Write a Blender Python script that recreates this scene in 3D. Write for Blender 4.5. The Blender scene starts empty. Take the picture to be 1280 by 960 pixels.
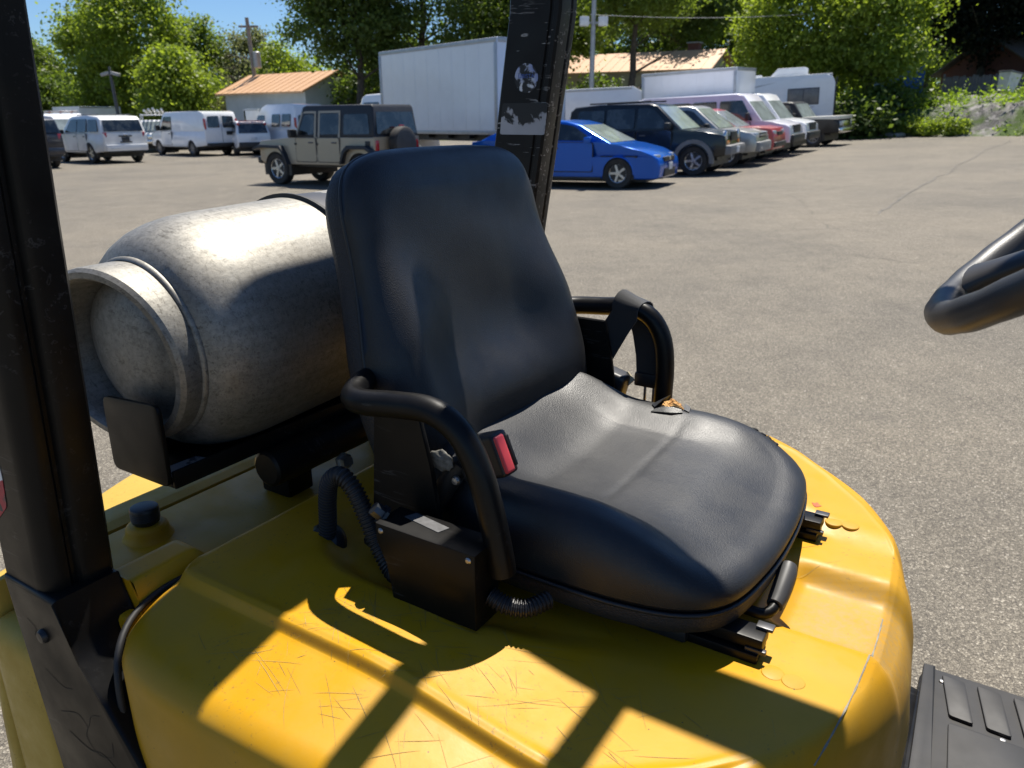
import bpy, bmesh, math, random
import numpy as np
from mathutils import Vector, Matrix
random.seed(7); rng = np.random.default_rng(7)
rad = math.radians
S = bpy.context.scene
COL = S.collection

# ------------------------------------------------------------------ camera, sky, sun, exposure
CAM_H = 1.57; FOC = 962.0; PITCH = math.atan((480-148)/FOC)
cd = bpy.data.cameras.new('camera'); cam = bpy.data.objects.new('camera', cd); COL.objects.link(cam)
cam.location = (0, 0, CAM_H); cam.rotation_euler = (math.pi/2-PITCH, 0, 0)
cd.sensor_width = 36; cd.lens = FOC/1280*36; cd.clip_start = .02; cd.clip_end = 1500
cd.dof.use_dof = True; cd.dof.focus_distance = 1.02; cd.dof.aperture_fstop = 11.0
S.camera = cam
TAZ = rad(32)                                     # heading of the truck's left side
TO = Vector((-.205, 1.146, 0))
Fv = Vector((math.cos(TAZ), -math.sin(TAZ), 0)); Lv = Vector((math.sin(TAZ), math.cos(TAZ), 0))
sun_dir = (Fv*-.10 + Lv*.45 + Vector((0, 0, 1))).normalized()
s_el = math.asin(sun_dir.z); s_az = math.atan2(sun_dir.x, sun_dir.y)
W = bpy.data.worlds.new('World'); S.world = W; W.use_nodes = True
wn = W.node_tree; bg = wn.nodes['Background']
sky = wn.nodes.new('ShaderNodeTexSky'); sky.sky_type = 'NISHITA'; sky.sun_disc = False
sky.sun_elevation = s_el; sky.sun_rotation = s_az; sky.altitude = 200; sky.air_density = 1.0; sky.dust_density = .15; sky.ozone_density = 3.0
tint = wn.nodes.new('ShaderNodeMix'); tint.data_type = 'RGBA'; tint.blend_type = 'MULTIPLY'; tint.inputs[0].default_value = 1; tint.inputs[7].default_value = (.80, 1.0, 1.24, 1)
wn.links.new(sky.outputs[0], tint.inputs[6]); wn.links.new(tint.outputs[2], bg.inputs[0]); bg.inputs[1].default_value = .058
sl = bpy.data.lights.new('sun', 'SUN'); sl.energy = 5.0; sl.angle = rad(.53); sl.color = (1, .945, .85)
so = bpy.data.objects.new('sun', sl); COL.objects.link(so); so.rotation_euler = (-sun_dir).to_track_quat('-Z', 'Y').to_euler()
so.location = (0, 0, 30)
S.view_settings.view_transform = 'Standard'; S.view_settings.look = 'None'
S.view_settings.exposure = 0.72; S.view_settings.gamma = 1.0
S.cycles.max_bounces = 8; S.cycles.transparent_max_bounces = 12

# ------------------------------------------------------------------ helpers
def tag(o, label=None, cat=None, group=None, kind=None):
    if label: o['label'] = label
    if cat: o['category'] = cat
    if group: o['group'] = group
    if kind: o['kind'] = kind
    return o
def empty(name, loc=(0, 0, 0), rz=0):
    o = bpy.data.objects.new(name, None); COL.objects.link(o)
    o.location = loc; o.rotation_euler = (0, 0, rz); o.empty_display_size = .2
    return o
def obj(name, me, mat, parent=None):
    o = bpy.data.objects.new(name, me); COL.objects.link(o)
    if mat is not None:
        me.materials.clear(); me.materials.append(mat)
    if parent is not None: o.parent = parent
    return o
def shade(me, ang=40):
    me.polygons.foreach_set('use_smooth', [True]*len(me.polygons))
    if ang is not None and ang < 180: me.set_sharp_from_angle(angle=rad(ang))
def mesh(name, V, Fc, mat, parent=None, ang=40):
    me = bpy.data.meshes.new(name); me.from_pydata([tuple(v) for v in V], [], Fc); me.validate()
    b = bmesh.new(); b.from_mesh(me); bmesh.ops.recalc_face_normals(b, faces=b.faces); b.to_mesh(me); b.free()
    shade(me, ang)
    return obj(name, me, mat, parent)
def bm_obj(name, b, mat, parent=None, ang=40):
    me = bpy.data.meshes.new(name); bmesh.ops.recalc_face_normals(b, faces=b.faces); b.to_mesh(me); b.free()
    shade(me, ang)
    return obj(name, me, mat, parent)
def ss(a, b, x):
    t = np.clip((x-a)/(b-a), 0, 1); return t*t*(3-2*t)
def catmull(P, n, closed=False):
    """n points spread evenly along a smooth curve through P"""
    P = np.asarray(P, float); m = len(P)
    if closed: Q = np.vstack([P[-1], P, P[0], P[1]])
    else: Q = np.vstack([2*P[0]-P[1], P, 2*P[-1]-P[-2]])
    out = []
    for i in range(m if closed else m-1):
        p0, p1, p2, p3 = Q[i], Q[i+1], Q[i+2], Q[i+3]
        for t in np.linspace(0, 1, 24, endpoint=False):
            out.append(.5*((2*p1)+(p2-p0)*t+(2*p0-5*p1+4*p2-p3)*t*t+(3*p1-p0-3*p2+p3)*t**3))
    out.append(P[0] if closed else P[-1])
    out = np.array(out); d = np.r_[0, np.cumsum(np.linalg.norm(np.diff(out, axis=0), axis=1))]
    u = np.linspace(0, d[-1], n+1)[:-1] if closed else np.linspace(0, d[-1], n)
    return np.stack([np.interp(u, d, out[:, k]) for k in range(P.shape[1])], 1)
def bm_box(b, c, s, rot=None, bev=0, seg=2):
    r = bmesh.ops.create_cube(b, size=1)
    vs = r['verts']
    M = Matrix.Translation(Vector(c)) @ (rot if rot is not None else Matrix.Identity(4)) @ Matrix.Diagonal((*s, 1))
    bmesh.ops.transform(b, matrix=M, verts=vs)
    if bev:
        es = list({e for v in vs for e in v.link_edges})
        bmesh.ops.bevel(b, geom=es, offset=bev, segments=seg, profile=.6, affect='EDGES', clamp_overlap=True)
def box(name, c, s, mat, parent=None, rot=None, bev=0, seg=2):
    b = bmesh.new(); bm_box(b, c, s, rot, bev, seg); return bm_obj(name, b, mat, parent)
def bm_tube(b, P, r, n=12, cap=True):
    P = [Vector(p) for p in P]; m = len(P)
    rr = r if hasattr(r, '__len__') else [r]*m
    T = [((P[min(i+1, m-1)]-P[max(i-1, 0)]).normalized()) for i in range(m)]
    a = Vector((0, 0, 1)) if abs(T[0].z) < .9 else Vector((1, 0, 0))
    N = (a - T[0]*a.dot(T[0])).normalized(); rings = []
    for i in range(m):
        N = (N - T[i]*N.dot(T[i])).normalized(); Bn = T[i].cross(N)
        rings.append([b.verts.new(P[i]+(N*math.cos(2*math.pi*k/n)+Bn*math.sin(2*math.pi*k/n))*rr[i]) for k in range(n)])
    for i in range(m-1):
        for k in range(n):
            b.faces.new((rings[i][k], rings[i][(k+1) % n], rings[i+1][(k+1) % n], rings[i+1][k]))
    if cap:
        b.faces.new(rings[0][::-1]); b.faces.new(rings[-1])
def tube(name, P, r, mat, parent=None, n=14, smooth=0):
    if smooth: P = catmull(P, smooth)
    b = bmesh.new(); bm_tube(b, P, r, n); return bm_obj(name, b, mat, parent, 50)
def bm_cyl(b, p0, p1, r, n=20, r2=None):
    bm_tube(b, [p0, p1], [r, r if r2 is None else r2], n)
def bm_prism(b, poly, lo, hi, axis='y', bev=0, seg=2, fn=None):
    """poly in the plane across `axis`, pulled from lo to hi; fn may reshape the points"""
    def pt(p, h): return {'y': (p[0], h, p[1]), 'x': (h, p[0], p[1]), 'z': (p[0], p[1], h)}[axis]
    A = [b.verts.new(pt(p, lo)) for p in poly]; Bv = [b.verts.new(pt(p, hi)) for p in poly]
    f1 = b.faces.new(A); f2 = b.faces.new(Bv[::-1]); n = len(poly)
    side = [b.faces.new((A[k], Bv[k], Bv[(k+1) % n], A[(k+1) % n])) for k in range(n)]
    if fn:
        for v in A+Bv: v.co = Vector(fn(v.co))
    if bev:
        es = [e for f in (f1, f2) for e in f.edges]
        bmesh.ops.bevel(b, geom=es, offset=bev, segments=seg, profile=.55, affect='EDGES', clamp_overlap=True)
def prism(name, poly, lo, hi, mat, parent=None, axis='y', bev=0, seg=2, fn=None, ang=35):
    b = bmesh.new(); bm_prism(b, poly, lo, hi, axis, bev, seg, fn); return bm_obj(name, b, mat, parent, ang)
def rounded(pts, r, n=5):
    """round the corners of a polygon"""
    out = []; m = len(pts)
    for i in range(m):
        p = np.array(pts[i], float); a = np.array(pts[i-1], float)-p; c = np.array(pts[(i+1) % m], float)-p
        k = min(r, .45*np.linalg.norm(a), .45*np.linalg.norm(c)); a = p+a/np.linalg.norm(a)*k; c = p+c/np.linalg.norm(c)*k
        for t in np.linspace(0, 1, n): out.append(tuple((1-t)**2*a+2*t*(1-t)*p+t*t*c))
    return out
def lathe(name, prof, o, ax, mat, parent=None, n=64, ang=30):
    """prof: (radius, distance along ax)"""
    ax = Vector(ax).normalized(); o = Vector(o); u = Vector((0, 0, 1)) if abs(ax.z) < .9 else Vector((1, 0, 0))
    u = (u-ax*u.dot(ax)).normalized(); w = ax.cross(u); V = []; Fc = []
    for (r, t) in prof:
        for k in range(n):
            a = 2*math.pi*k/n; V.append(o+ax*t+(u*math.cos(a)+w*math.sin(a))*max(r, 1e-4))
    for i in range(len(prof)-1):
        for k in range(n): Fc.append((i*n+k, i*n+(k+1) % n, (i+1)*n+(k+1) % n, (i+1)*n+k))
    return mesh(name, V, Fc, mat, parent, ang)
def rings_mesh(name, rings, mat, parent=None, ang=60, cap_first=False, cap_last=True):
    n = len(rings[0]); V = [p for r in rings for p in r]; Fc = []
    for i in range(len(rings)-1):
        for k in range(n): Fc.append((i*n+k, i*n+(k+1) % n, (i+1)*n+(k+1) % n, (i+1)*n+k))
    if cap_last: Fc.append(tuple(range((len(rings)-1)*n, len(rings)*n)))
    if cap_first: Fc.append(tuple(range(n-1, -1, -1)))
    return mesh(name, V, Fc, mat, parent, ang)
def ribbon(name, P, side, w, th, mat, parent=None):
    """a flat band along P, `side` its width direction"""
    P = [Vector(p) for p in P]; V = []; Fc = []
    for i, p in enumerate(P):
        t = (P[min(i+1, len(P)-1)]-P[max(i-1, 0)]).normalized()
        s = Vector(side[i] if isinstance(side, list) else side); s = (s-t*s.dot(t)).normalized(); nn = t.cross(s)
        for a, c in ((-1, -1), (1, -1), (1, 1), (-1, 1)): V.append(p+s*a*w/2+nn*c*th/2)
    for i in range(len(P)-1):
        for k in range(4): Fc.append((4*i+k, 4*i+(k+1) % 4, 4*i+4+(k+1) % 4, 4*i+4+k))
    Fc.append((0, 1, 2, 3)); e = 4*(len(P)-1); Fc.append((e+3, e+2, e+1, e))
    return mesh(name, V, Fc, mat, parent, 40)

# ------------------------------------------------------------------ materials
class G:
    """one node material"""
    def __init__(s, name):
        s.m = bpy.data.materials.new(name); s.m.use_nodes = True; s.t = s.m.node_tree
        s.b = s.t.nodes['Principled BSDF']; s.co = s.t.nodes.new('ShaderNodeTexCoord')
    def n(s, typ, **kw):
        x = s.t.nodes.new(typ)
        for k, v in kw.items(): setattr(x, k, v)
        return x
    def lk(s, a, b): s.t.links.new(a, b)
    def inp(s, node, key, v):
        i = node.inputs[key]
        if hasattr(v, 'node'): s.lk(v, i)
        else:
            if hasattr(i.default_value, '__len__') and not hasattr(v, '__len__'): v = (v, v, v, 1)
            if hasattr(v, '__len__') and len(v) == 3 and len(i.default_value) == 4: v = (*v, 1)
            i.default_value = v
    def vec(s, scale=(1, 1, 1), rot=(0, 0, 0), src='Object'):
        m = s.n('ShaderNodeMapping'); s.lk(s.co.outputs[src], m.inputs[0]); m.inputs['Scale'].default_value = scale; m.inputs['Rotation'].default_value = rot
        return m.outputs[0]
    def noise(s, scale, detail=3, rough=.55, v=None, dist=0):
        x = s.n('ShaderNodeTexNoise'); x.inputs['Scale'].default_value = scale; x.inputs['Detail'].default_value = detail
        x.inputs['Roughness'].default_value = rough; x.inputs['Distortion'].default_value = dist
        s.lk(v if v is not None else s.co.outputs['Object'], x.inputs['Vector']); return x.outputs[0]
    def voro(s, scale, feature='F1', v=None, out=0, rnd=1):
        x = s.n('ShaderNodeTexVoronoi', feature=feature); x.inputs['Scale'].default_value = scale; x.inputs['Randomness'].default_value = rnd
        s.lk(v if v is not None else s.co.outputs['Object'], x.inputs['Vector']); return x.outputs[out]
    def ramp(s, f, stops, interp='LINEAR'):
        x = s.n('ShaderNodeValToRGB'); x.color_ramp.interpolation = interp; e = x.color_ramp.elements
        while len(e) < len(stops): e.new(.5)
        for i, (p, c) in enumerate(stops):
            e[i].position = p; e[i].color = (c, c, c, 1) if not hasattr(c, '__len__') else (*c, 1)
        s.lk(f, x.inputs[0]); return x.outputs[0]
    def mix(s, f, a, b, mode='MIX'):
        x = s.n('ShaderNodeMix', data_type='RGBA', blend_type=mode); s.inp(x, 0, f); s.inp(x, 6, a); s.inp(x, 7, b); return x.outputs[2]
    def mth(s, op, a, b=0.):
        x = s.n('ShaderNodeMath', operation=op); s.inp(x, 0, a); s.inp(x, 1, b); return x.outputs[0]
    def bump(s, hgt, strength=.3, dist=.002, chain=None):
        x = s.n('ShaderNodeBump'); x.inputs['Strength'].default_value = strength; x.inputs['Distance'].default_value = dist
        s.lk(hgt, x.inputs['Height'])
        if chain is not None: s.lk(chain, x.inputs['Normal'])
        return x.outputs[0]
    def set(s, **kw):
        nm = {'col': 'Base Color', 'rough': 'Roughness', 'metal': 'Metallic', 'nrm': 'Normal', 'spec': 'Specular IOR Level', 'coat': 'Coat Weight', 'crough': 'Coat Roughness', 'alpha': 'Alpha', 'sheen': 'Sheen Weight', 'trans': 'Transmission Weight', 'ior': 'IOR', 'emis': 'Emission Color', 'emis_s': 'Emission Strength'}
        for k, v in kw.items(): s.inp(s.b, nm[k], v)
        return s.m
_flat = {}
def flat(name, col, rough=.5, metal=0, coat=0, spec=.5, var=.12, scale=6, dirt=0, dcol=(.18, .15, .11)):
    """a plain surface with a little uneven tone and gloss"""
    if name in _flat: return _flat[name]
    g = G(name); f = g.noise(scale, 4); c = g.mix(g.ramp(f, [(.3, 0), (.7, 1)]), tuple(x*(1-var) for x in col), tuple(min(1, x*(1+var)) for x in col))
    if dirt:
        c = g.mix(g.mth('MULTIPLY', g.ramp(g.noise(scale*.6, 5, .65), [(.42, 0), (.75, 1)]), dirt), c, dcol)
    r = g.ramp(g.noise(scale*2.3, 3), [(.3, max(0, rough-.06)), (.7, min(1, rough+.06))])
    _flat[name] = g.set(col=c, rough=r, metal=metal, coat=coat, spec=spec)
    return _flat[name]

def m_yellow(name='yellow_paint', dust=.42, base=(.54, .272, .004)):
    g = G(name)
    c = g.mix(g.ramp(g.noise(5, 4), [(.3, 0), (.7, 1)]), tuple(x*.93 for x in base), tuple(x*1.05 for x in base))
    # dust and rubbed-in grime in cloudy patches and fine speckle
    d = g.mth('MULTIPLY', g.ramp(g.noise(7, 6, .7), [(.42, 0), (.72, 1)]), dust)
    c = g.mix(d, c, (.42, .27, .05))
    sp = g.ramp(g.noise(170, 3, .7), [(.60, 0), (.70, 1)])
    sp = g.mth('MULTIPLY', sp, g.ramp(g.noise(9, 3), [(.45, 0), (.62, .75)])); c = g.mix(sp, c, (.20, .125, .035))
    ch = g.ramp(g.voro(75), [(.045, 1), (.075, 0)]); ch = g.mth('MULTIPLY', ch, g.ramp(g.noise(23, 2), [(.55, 0), (.60, 1)])); c = g.mix(ch, c, (.06, .04, .025))
    sx = g.n('ShaderNodeSeparateXYZ'); g.lk(g.co.outputs['Object'], sx.inputs[0])
    chn = g.mth('MULTIPLY', g.ramp(g.mth('ABSOLUTE', sx.outputs[1]), [(.055, 1), (.085, 0)]), g.ramp(sx.outputs[0], [(.64, 0), (.68, 1), (.76, 1), (.79, .2)]))
    chd = g.mth('MULTIPLY', chn, g.ramp(g.noise(130, 5, .8), [(.40, .25), (.62, .9)])); c = g.mix(g.mth('MULTIPLY', chd, .7), c, (.34, .25, .12))
    sm = g.mth('MULTIPLY', g.ramp(g.noise(1, 5, .65, g.vec((7, 11, 7), (0, 0, .7)), .2), [(.52, 0), (.72, .28)]), 1.); c = g.mix(sm, c, (.36, .22, .03))
    rb = g.ramp(g.noise(3.1, 5, .7, dist=.6), [(.63, 0), (.67, 1)]); c = g.mix(g.mth('MULTIPLY', rb, .35), c, (.74, .47, .05))
    h = g.noise(300, 2); nb = g.bump(h, .04, .001, g.bump(g.noise(9, 2), .10, .004))
    r = g.mth('ADD', g.ramp(g.noise(14, 4), [(.3, .36), (.7, .50)]), g.mth('MULTIPLY', d, .4))
    return g.set(col=c, rough=r, nrm=nb, spec=.28)
def m_vinyl():
    g = G('black_vinyl')
    c = g.mix(g.ramp(g.noise(6, 5, .6), [(.35, 0), (.7, 1)]), (.008, .0085, .010), (.016, .0165, .018))
    du = g.mth('MULTIPLY', g.ramp(g.noise(26, 6, .75), [(.5, 0), (.75, 1)]), .07); c = g.mix(du, c, (.10, .097, .09))
    gr = g.voro(700, 'F1'); nb = g.bump(gr, .38, .0006, g.bump(g.noise(22, 3, .6), .10, .003))
    return g.set(col=c, rough=g.ramp(g.noise(18, 4), [(.3, .40), (.7, .52)]), nrm=nb, spec=.52)
def m_blackpaint(name='black_frame_paint', scr=.12, rough=.36, base=.004, more=0.):
    g = G(name); c = g.mix(g.noise(7, 4), (base*.8, base*.8, base*.85), (base*1.4, base*1.3, base*1.25))
    sc = None
    for rot, sx in ((.2, 260), (-.5, 210), (1.1, 170)):
        n_ = g.noise(1, 3, .6, g.vec((9, sx*.4, sx*.4), (rot, rot*.7, rot)), .5); l_ = g.ramp(n_, [(.645, 0), (.665, 1), (.675, 1), (.70, 0)])
        sc = l_ if sc is None else g.mth('MAXIMUM', sc, l_)
    sc = g.mth('MULTIPLY', sc, g.ramp(g.noise(6, 3), [(.47-more, 0), (.60-more, scr)])); c = g.mix(sc, c, (.34, .33, .32))
    du = g.mth('MULTIPLY', g.ramp(g.noise(12, 6, .7), [(.45, 0), (.8, 1)]), .05); c = g.mix(du, c, (.10, .09, .075))
    return g.set(col=c, rough=g.ramp(g.noise(16, 4), [(.3, rough-.06), (.7, rough+.12)]), nrm=g.bump(g.noise(120, 3), .06, .001), spec=.22)
def m_tank():
    g = G('scuffed_aluminium')
    a = g.ramp(g.noise(6, 8, .75), [(.28, (.20, .192, .172)), (.5, (.275, .264, .238)), (.74, (.36, .347, .315))])
    st = g.noise(1, 6, .75, g.vec((70, 6, 70), (0, 0, .12))); a = g.mix(.5, a, g.ramp(st, [(.3, (.17, .163, .146)), (.7, (.40, .386, .35))]))
    mt = g.ramp(g.noise(130, 8, .85), [(.36, (.66, .66, .66)), (.50, (1, 1, 1)), (.68, (1.15, 1.15, 1.15))]); a = g.mix(1., a, mt, 'MULTIPLY')
    sc = None
    for rot, sx in ((.4, 150), (1.3, 160), (2.2, 210)):
        n_ = g.noise(1, 3, .6, g.vec((34, sx*1.2, sx*.8), (rot*.6, rot, rot)), .4); l_ = g.ramp(n_, [(.62, 0), (.68, .8)])
        sc = l_ if sc is None else g.mth('MAXIMUM', sc, l_)
    sc = g.mth('MULTIPLY', sc, g.ramp(g.noise(9, 4, .7), [(.42, .1), (.65, .75)])); a = g.mix(sc, a, (.06, .055, .045))
    fs = g.ramp(g.noise(420, 3, .7), [(.58, 0), (.70, .9)]); a = g.mix(g.mth('MULTIPLY', fs, g.ramp(g.noise(14, 5, .7), [(.35, .1), (.65, 1)])), a, (.06, .055, .045))
    ru = g.ramp(g.noise(3.3, 6, .7), [(.52, 0), (.75, .45)]); a = g.mix(ru, a, (.20, .17, .125))
    nb = g.bump(g.noise(160, 6, .75), .22, .0012, g.bump(g.noise(18, 4), .25, .004))
    return g.set(col=a, metal=.72, rough=g.ramp(g.noise(11, 7, .75), [(.3, .50), (.7, .66)]), nrm=nb)
def m_asphalt():
    g = G('aged_asphalt')
    ag = g.voro(125, 'F1', out=1); agv = g.n('ShaderNodeRGBToBW'); g.lk(ag, agv.inputs[0])
    stone = g.ramp(agv.outputs[0], [(.10, (.060, .052, .043)), (.35, (.150, .133, .106)), (.62, (.225, .20, .158)), (.86, (.40, .36, .29)), (1., (.66, .61, .52))])
    fine = g.ramp(g.noise(300, 4, .7), [(.3, (.105, .092, .072)), (.7, (.27, .242, .192))])
    c = g.mix(.42, stone, fine)
    gap = g.ramp(g.voro(125, 'DISTANCE_TO_EDGE'), [(.02, 1), (.12, 0)]); c = g.mix(g.mth('MULTIPLY', gap, .85), c, (.035, .03, .026))
    big = g.ramp(g.noise(.28, 7, .68, dist=.4), [(.28, (.74, .745, .76)), (.5, (1, .99, .97)), (.70, (1.2, 1.17, 1.12))]); c = g.mix(1., c, big, 'MULTIPLY')
    mid = g.ramp(g.noise(2.6, 5, .65), [(.3, .86), (.7, 1.1)]); c = g.mix(1., c, mid, 'MULTIPLY')
    # hairline and filled cracks, rust and oil stains
    cr = g.ramp(g.voro(.16, 'DISTANCE_TO_EDGE', g.n_warp(1.2, .35)), [(.0010, 1), (.0026, 0)]); cr = g.mth('MULTIPLY', cr, g.ramp(g.noise(.5, 2), [(.50, 0), (.58, .55)]))
    c = g.mix(cr, c, (.05, .045, .04))
    rs = g.ramp(g.noise(2.2, 5, .6), [(.70, 0), (.80, .5)]); c = g.mix(rs, c, (.20, .10, .05))
    oil = g.ramp(g.noise(.8, 4, .55), [(.64, 0), (.74, .35)]); c = g.mix(oil, c, (.07, .066, .06))
    nb = g.bump(g.voro(125, 'F1'), .55, .006, g.bump(g.noise(230, 3, .7), .35, .002))
    return g.set(col=c, rough=.82, nrm=nb, spec=.35)
def _warp(s, scale, amt):
    x = s.n('ShaderNodeTexNoise'); x.inputs['Scale'].default_value = scale; s.lk(s.co.outputs['Object'], x.inputs['Vector'])
    v = s.n('ShaderNodeVectorMath', operation='MULTIPLY_ADD'); s.lk(x.outputs[1], v.inputs[0]); v.inputs[1].default_value = (amt, amt, amt); s.lk(s.co.outputs['Object'], v.inputs[2])
    return v.outputs[0]
G.n_warp = _warp
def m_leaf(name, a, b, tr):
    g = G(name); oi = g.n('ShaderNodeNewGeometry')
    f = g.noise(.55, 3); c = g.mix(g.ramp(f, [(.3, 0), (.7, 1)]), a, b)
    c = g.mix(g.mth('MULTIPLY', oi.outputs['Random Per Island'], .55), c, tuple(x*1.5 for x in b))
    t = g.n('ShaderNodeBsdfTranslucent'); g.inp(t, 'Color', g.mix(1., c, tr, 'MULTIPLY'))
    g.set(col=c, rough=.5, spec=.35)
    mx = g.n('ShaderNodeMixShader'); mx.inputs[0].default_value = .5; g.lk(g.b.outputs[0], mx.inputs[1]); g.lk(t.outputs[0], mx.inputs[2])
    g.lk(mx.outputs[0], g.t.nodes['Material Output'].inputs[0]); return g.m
def m_worn_print(name, under, inks, thr=.5, scale=30, seed=0, stripes=None, zfade=None):
    """a printed film, torn and worn through to what is under it"""
    g = G(name); v = g.vec((1, 1, 1)); mp = g.n('ShaderNodeMapping'); g.lk(v, mp.inputs[0]); mp.inputs['Location'].default_value = (seed, seed*1.7, seed*.3)
    f = g.noise(scale, 5, .62, mp.outputs[0], .4); 
    if zfade:
        sp = g.n('ShaderNodeSeparateXYZ'); g.lk(g.co.outputs['Object'], sp.inputs[0]); zr = g.n('ShaderNodeMapRange'); g.lk(sp.outputs[2], zr.inputs[0])
        zr.inputs[1].default_value, zr.inputs[2].default_value, zr.inputs[3].default_value, zr.inputs[4].default_value = zfade[0], zfade[1], .22, -.20; f = g.mth('ADD', f, zr.outputs[0])
    k = g.ramp(f, [(thr-.03, 0), (thr+.03, 1)])
    f2 = g.noise(scale*.45, 2, .5, mp.outputs[0]); c = g.ramp(f2, [(.25+.5*i/max(1, len(inks)-1), q) for i, q in enumerate(inks)], 'CONSTANT' if stripes else 'LINEAR')
    return g.set(col=g.mix(k, under, c), rough=.5)
# ------------------------------------------------------------------ ground shape (needed by everything that stands on it)
def gz(x, y):
    return .025*((x-2)+math.sqrt((x-2)**2+4))+.0065*((x+2)-math.sqrt((x+2)**2+4))-.012
def pix_ray(u, v):
    a, b = u-640, 480-v; c, s = math.cos(PITCH), math.sin(PITCH)
    return Vector((a, FOC*c+b*s, b*c-FOC*s))
def ground_at(u, v):
    d = pix_ray(u, v); t = .0005
    for _ in range(200000):
        p = d*t
        if CAM_H+p.z <= gz(p.x, p.y): break
        t += .00002 if t < .05 else .0001
    return Vector((p.x, p.y, gz(p.x, p.y)))
def at(u, y, v=None):
    """point at depth y in column u (and row v)"""
    d = pix_ray(u, v if v is not None else 148); k = y/d.y
    return Vector((d.x*k, y, CAM_H+d.z*k))

# ------------------------------------------------------------------ the forklift
YEL = m_yellow(); YEL2 = m_yellow('dusty_yellow_paint', .75, (.50, .33, .06)); VIN = m_vinyl(); BLK = m_blackpaint(); BLKW = m_blackpaint('scraped_black_paint', 1.0, .42, .008, .06)
RUB = flat('black_rubber', (.013, .013, .014), .62, dirt=.10); PLA = flat('black_plastic', (.014, .014, .015), .45, dirt=.15)
STEEL = flat('dull_steel', (.42, .41, .39), .38, .9); GREYR = flat('grey_rubber', (.045, .047, .05), .5, dirt=.2)
FL = empty('forklift', TO, -TAZ)
tag(FL, 'yellow forklift truck in the foreground with a torn black vinyl seat on its hood', 'forklift')

_hx = np.array([0, .07, .15, .28, .40, .48, .56, .63, .70, .74, .775, .79]); _hw = np.array([.40, .50, .515, .515, .505, .485, .437, .382, .303, .225, .11, 0])
HOOD_HALF = [(0, 0), (0, .13), (0, .26), (.0, .37), (.012, .45), (.052, .500), (.13, .517), (.28, .515), (.40, .507), (.48, .487), (.58, .425), (.675, .335), (.738, .23), (.776, .11)]
def hood_z(x, y):
    x = np.asarray(x, float); y = np.asarray(y, float); a = np.abs(y); near = y < 0
    # the top strip runs down to the seat deck: early on the near side, towards the front on the far side
    strip = np.where(near, 1.058-.029*ss(.30, .56, x), 1.058-.024*ss(.46, .72, x)); pan = 1.027
    p = np.interp(x, [0, .35, .45, .52, .60, .70, .9], [.300, .300, .268, .238, .212, .192, .185])
    dx, dy = x-.075, p-a; c = .13
    m = np.where((dx < c) & (dy < c), c-np.hypot(c-dx, c-dy), np.minimum(dx, dy))
    t = ss(0, .05, m); z = strip*(1-t)+pan*t
    r = ridge_r(x, near)
    sd = a-r; fade = 1-ss(.58, .70, x)*np.where(near, 1, .6)
    z = z-(.0105*ss(-.003, .006, sd)+np.maximum(sd, 0)*.20)*fade+.002*np.exp(-((sd+.010)/.006)**2)*fade
    z = z-.022*ss(.083, .050, a)*ss(.612, .655, x)
    xc = .745-.27*y*y; q = np.maximum(x-xc, 0); z = z-q*.55-np.maximum(q-.008, 0)*.45
    return z
out = catmull(HOOD_HALF[:]+[(.79, 0)]+[(x, -y) for x, y in HOOD_HALF[1:][::-1]], 360, True)
cen = np.array([.38, 0.])
rings = []
for z_ in (.62, .75, .88): rings.append([(p[0]+(.004 if p[0] > .3 else 0), p[1], z_) for p in out])
def ridge_r(x, near):
    return np.where(near, np.minimum(.400, np.maximum(np.interp(x, _hx, _hw)-.04, .05)), np.interp(x, [0, .5, .56, .62, .68, .72, .76], [.400, .400, .383, .338, .275, .21, .12]))
SR = np.full(len(out), .80)          # where each spoke of the mesh meets the ridge, so that the mesh follows it
for k, o_ in enumerate(out):
    ss_ = np.linspace(.3, .925, 400); q = cen+(o_-cen)*ss_[:, None]; f_ = np.abs(q[:, 1])-ridge_r(q[:, 0], q[:, 1] < 0); w_ = np.where((f_[:-1] < 0) & (f_[1:] >= 0))[0]
    SR[k] = ss_[w_[-1]] if len(w_) else (.925 if f_[-1] < 0 else .5)
kk = np.ones(5)/5; SR = np.convolve(np.r_[SR[-2:], SR, SR[:2]], kk, 'valid')
NA, NB, NC = 14, 22, 110
def spoke(i):
    """radial position of ring i for every spoke: rim, shelf, ridge, deck"""
    if i <= 8: return np.full(len(out), 1-.055*i/8)
    i -= 8
    if i <= NA: return .945+(SR+.012-.945)*(i/NA)
    i -= NA
    if i <= NB: return SR+.012-.032*(i/NB)
    i -= NB; return (SR-.020)+(.02-(SR-.020))*(i/NC)
for i_ in range(8+NA+NB+NC+1):
    s_ = spoke(i_)[:, None]; q = cen+(out-cen)*s_; t = np.clip((s_[:, 0]-.945)/.055, 0, 1)
    front = ss(.6, .78, out[:, 0]); rr = .022+.036*front
    z = hood_z(q[:, 0], q[:, 1])-rr*(1-np.sqrt(np.maximum(0, 1-t*t)))
    rings.append(list(zip(q[:, 0], q[:, 1], z)))
hood = rings_mesh('hood', rings, YEL, FL, 75)
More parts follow.
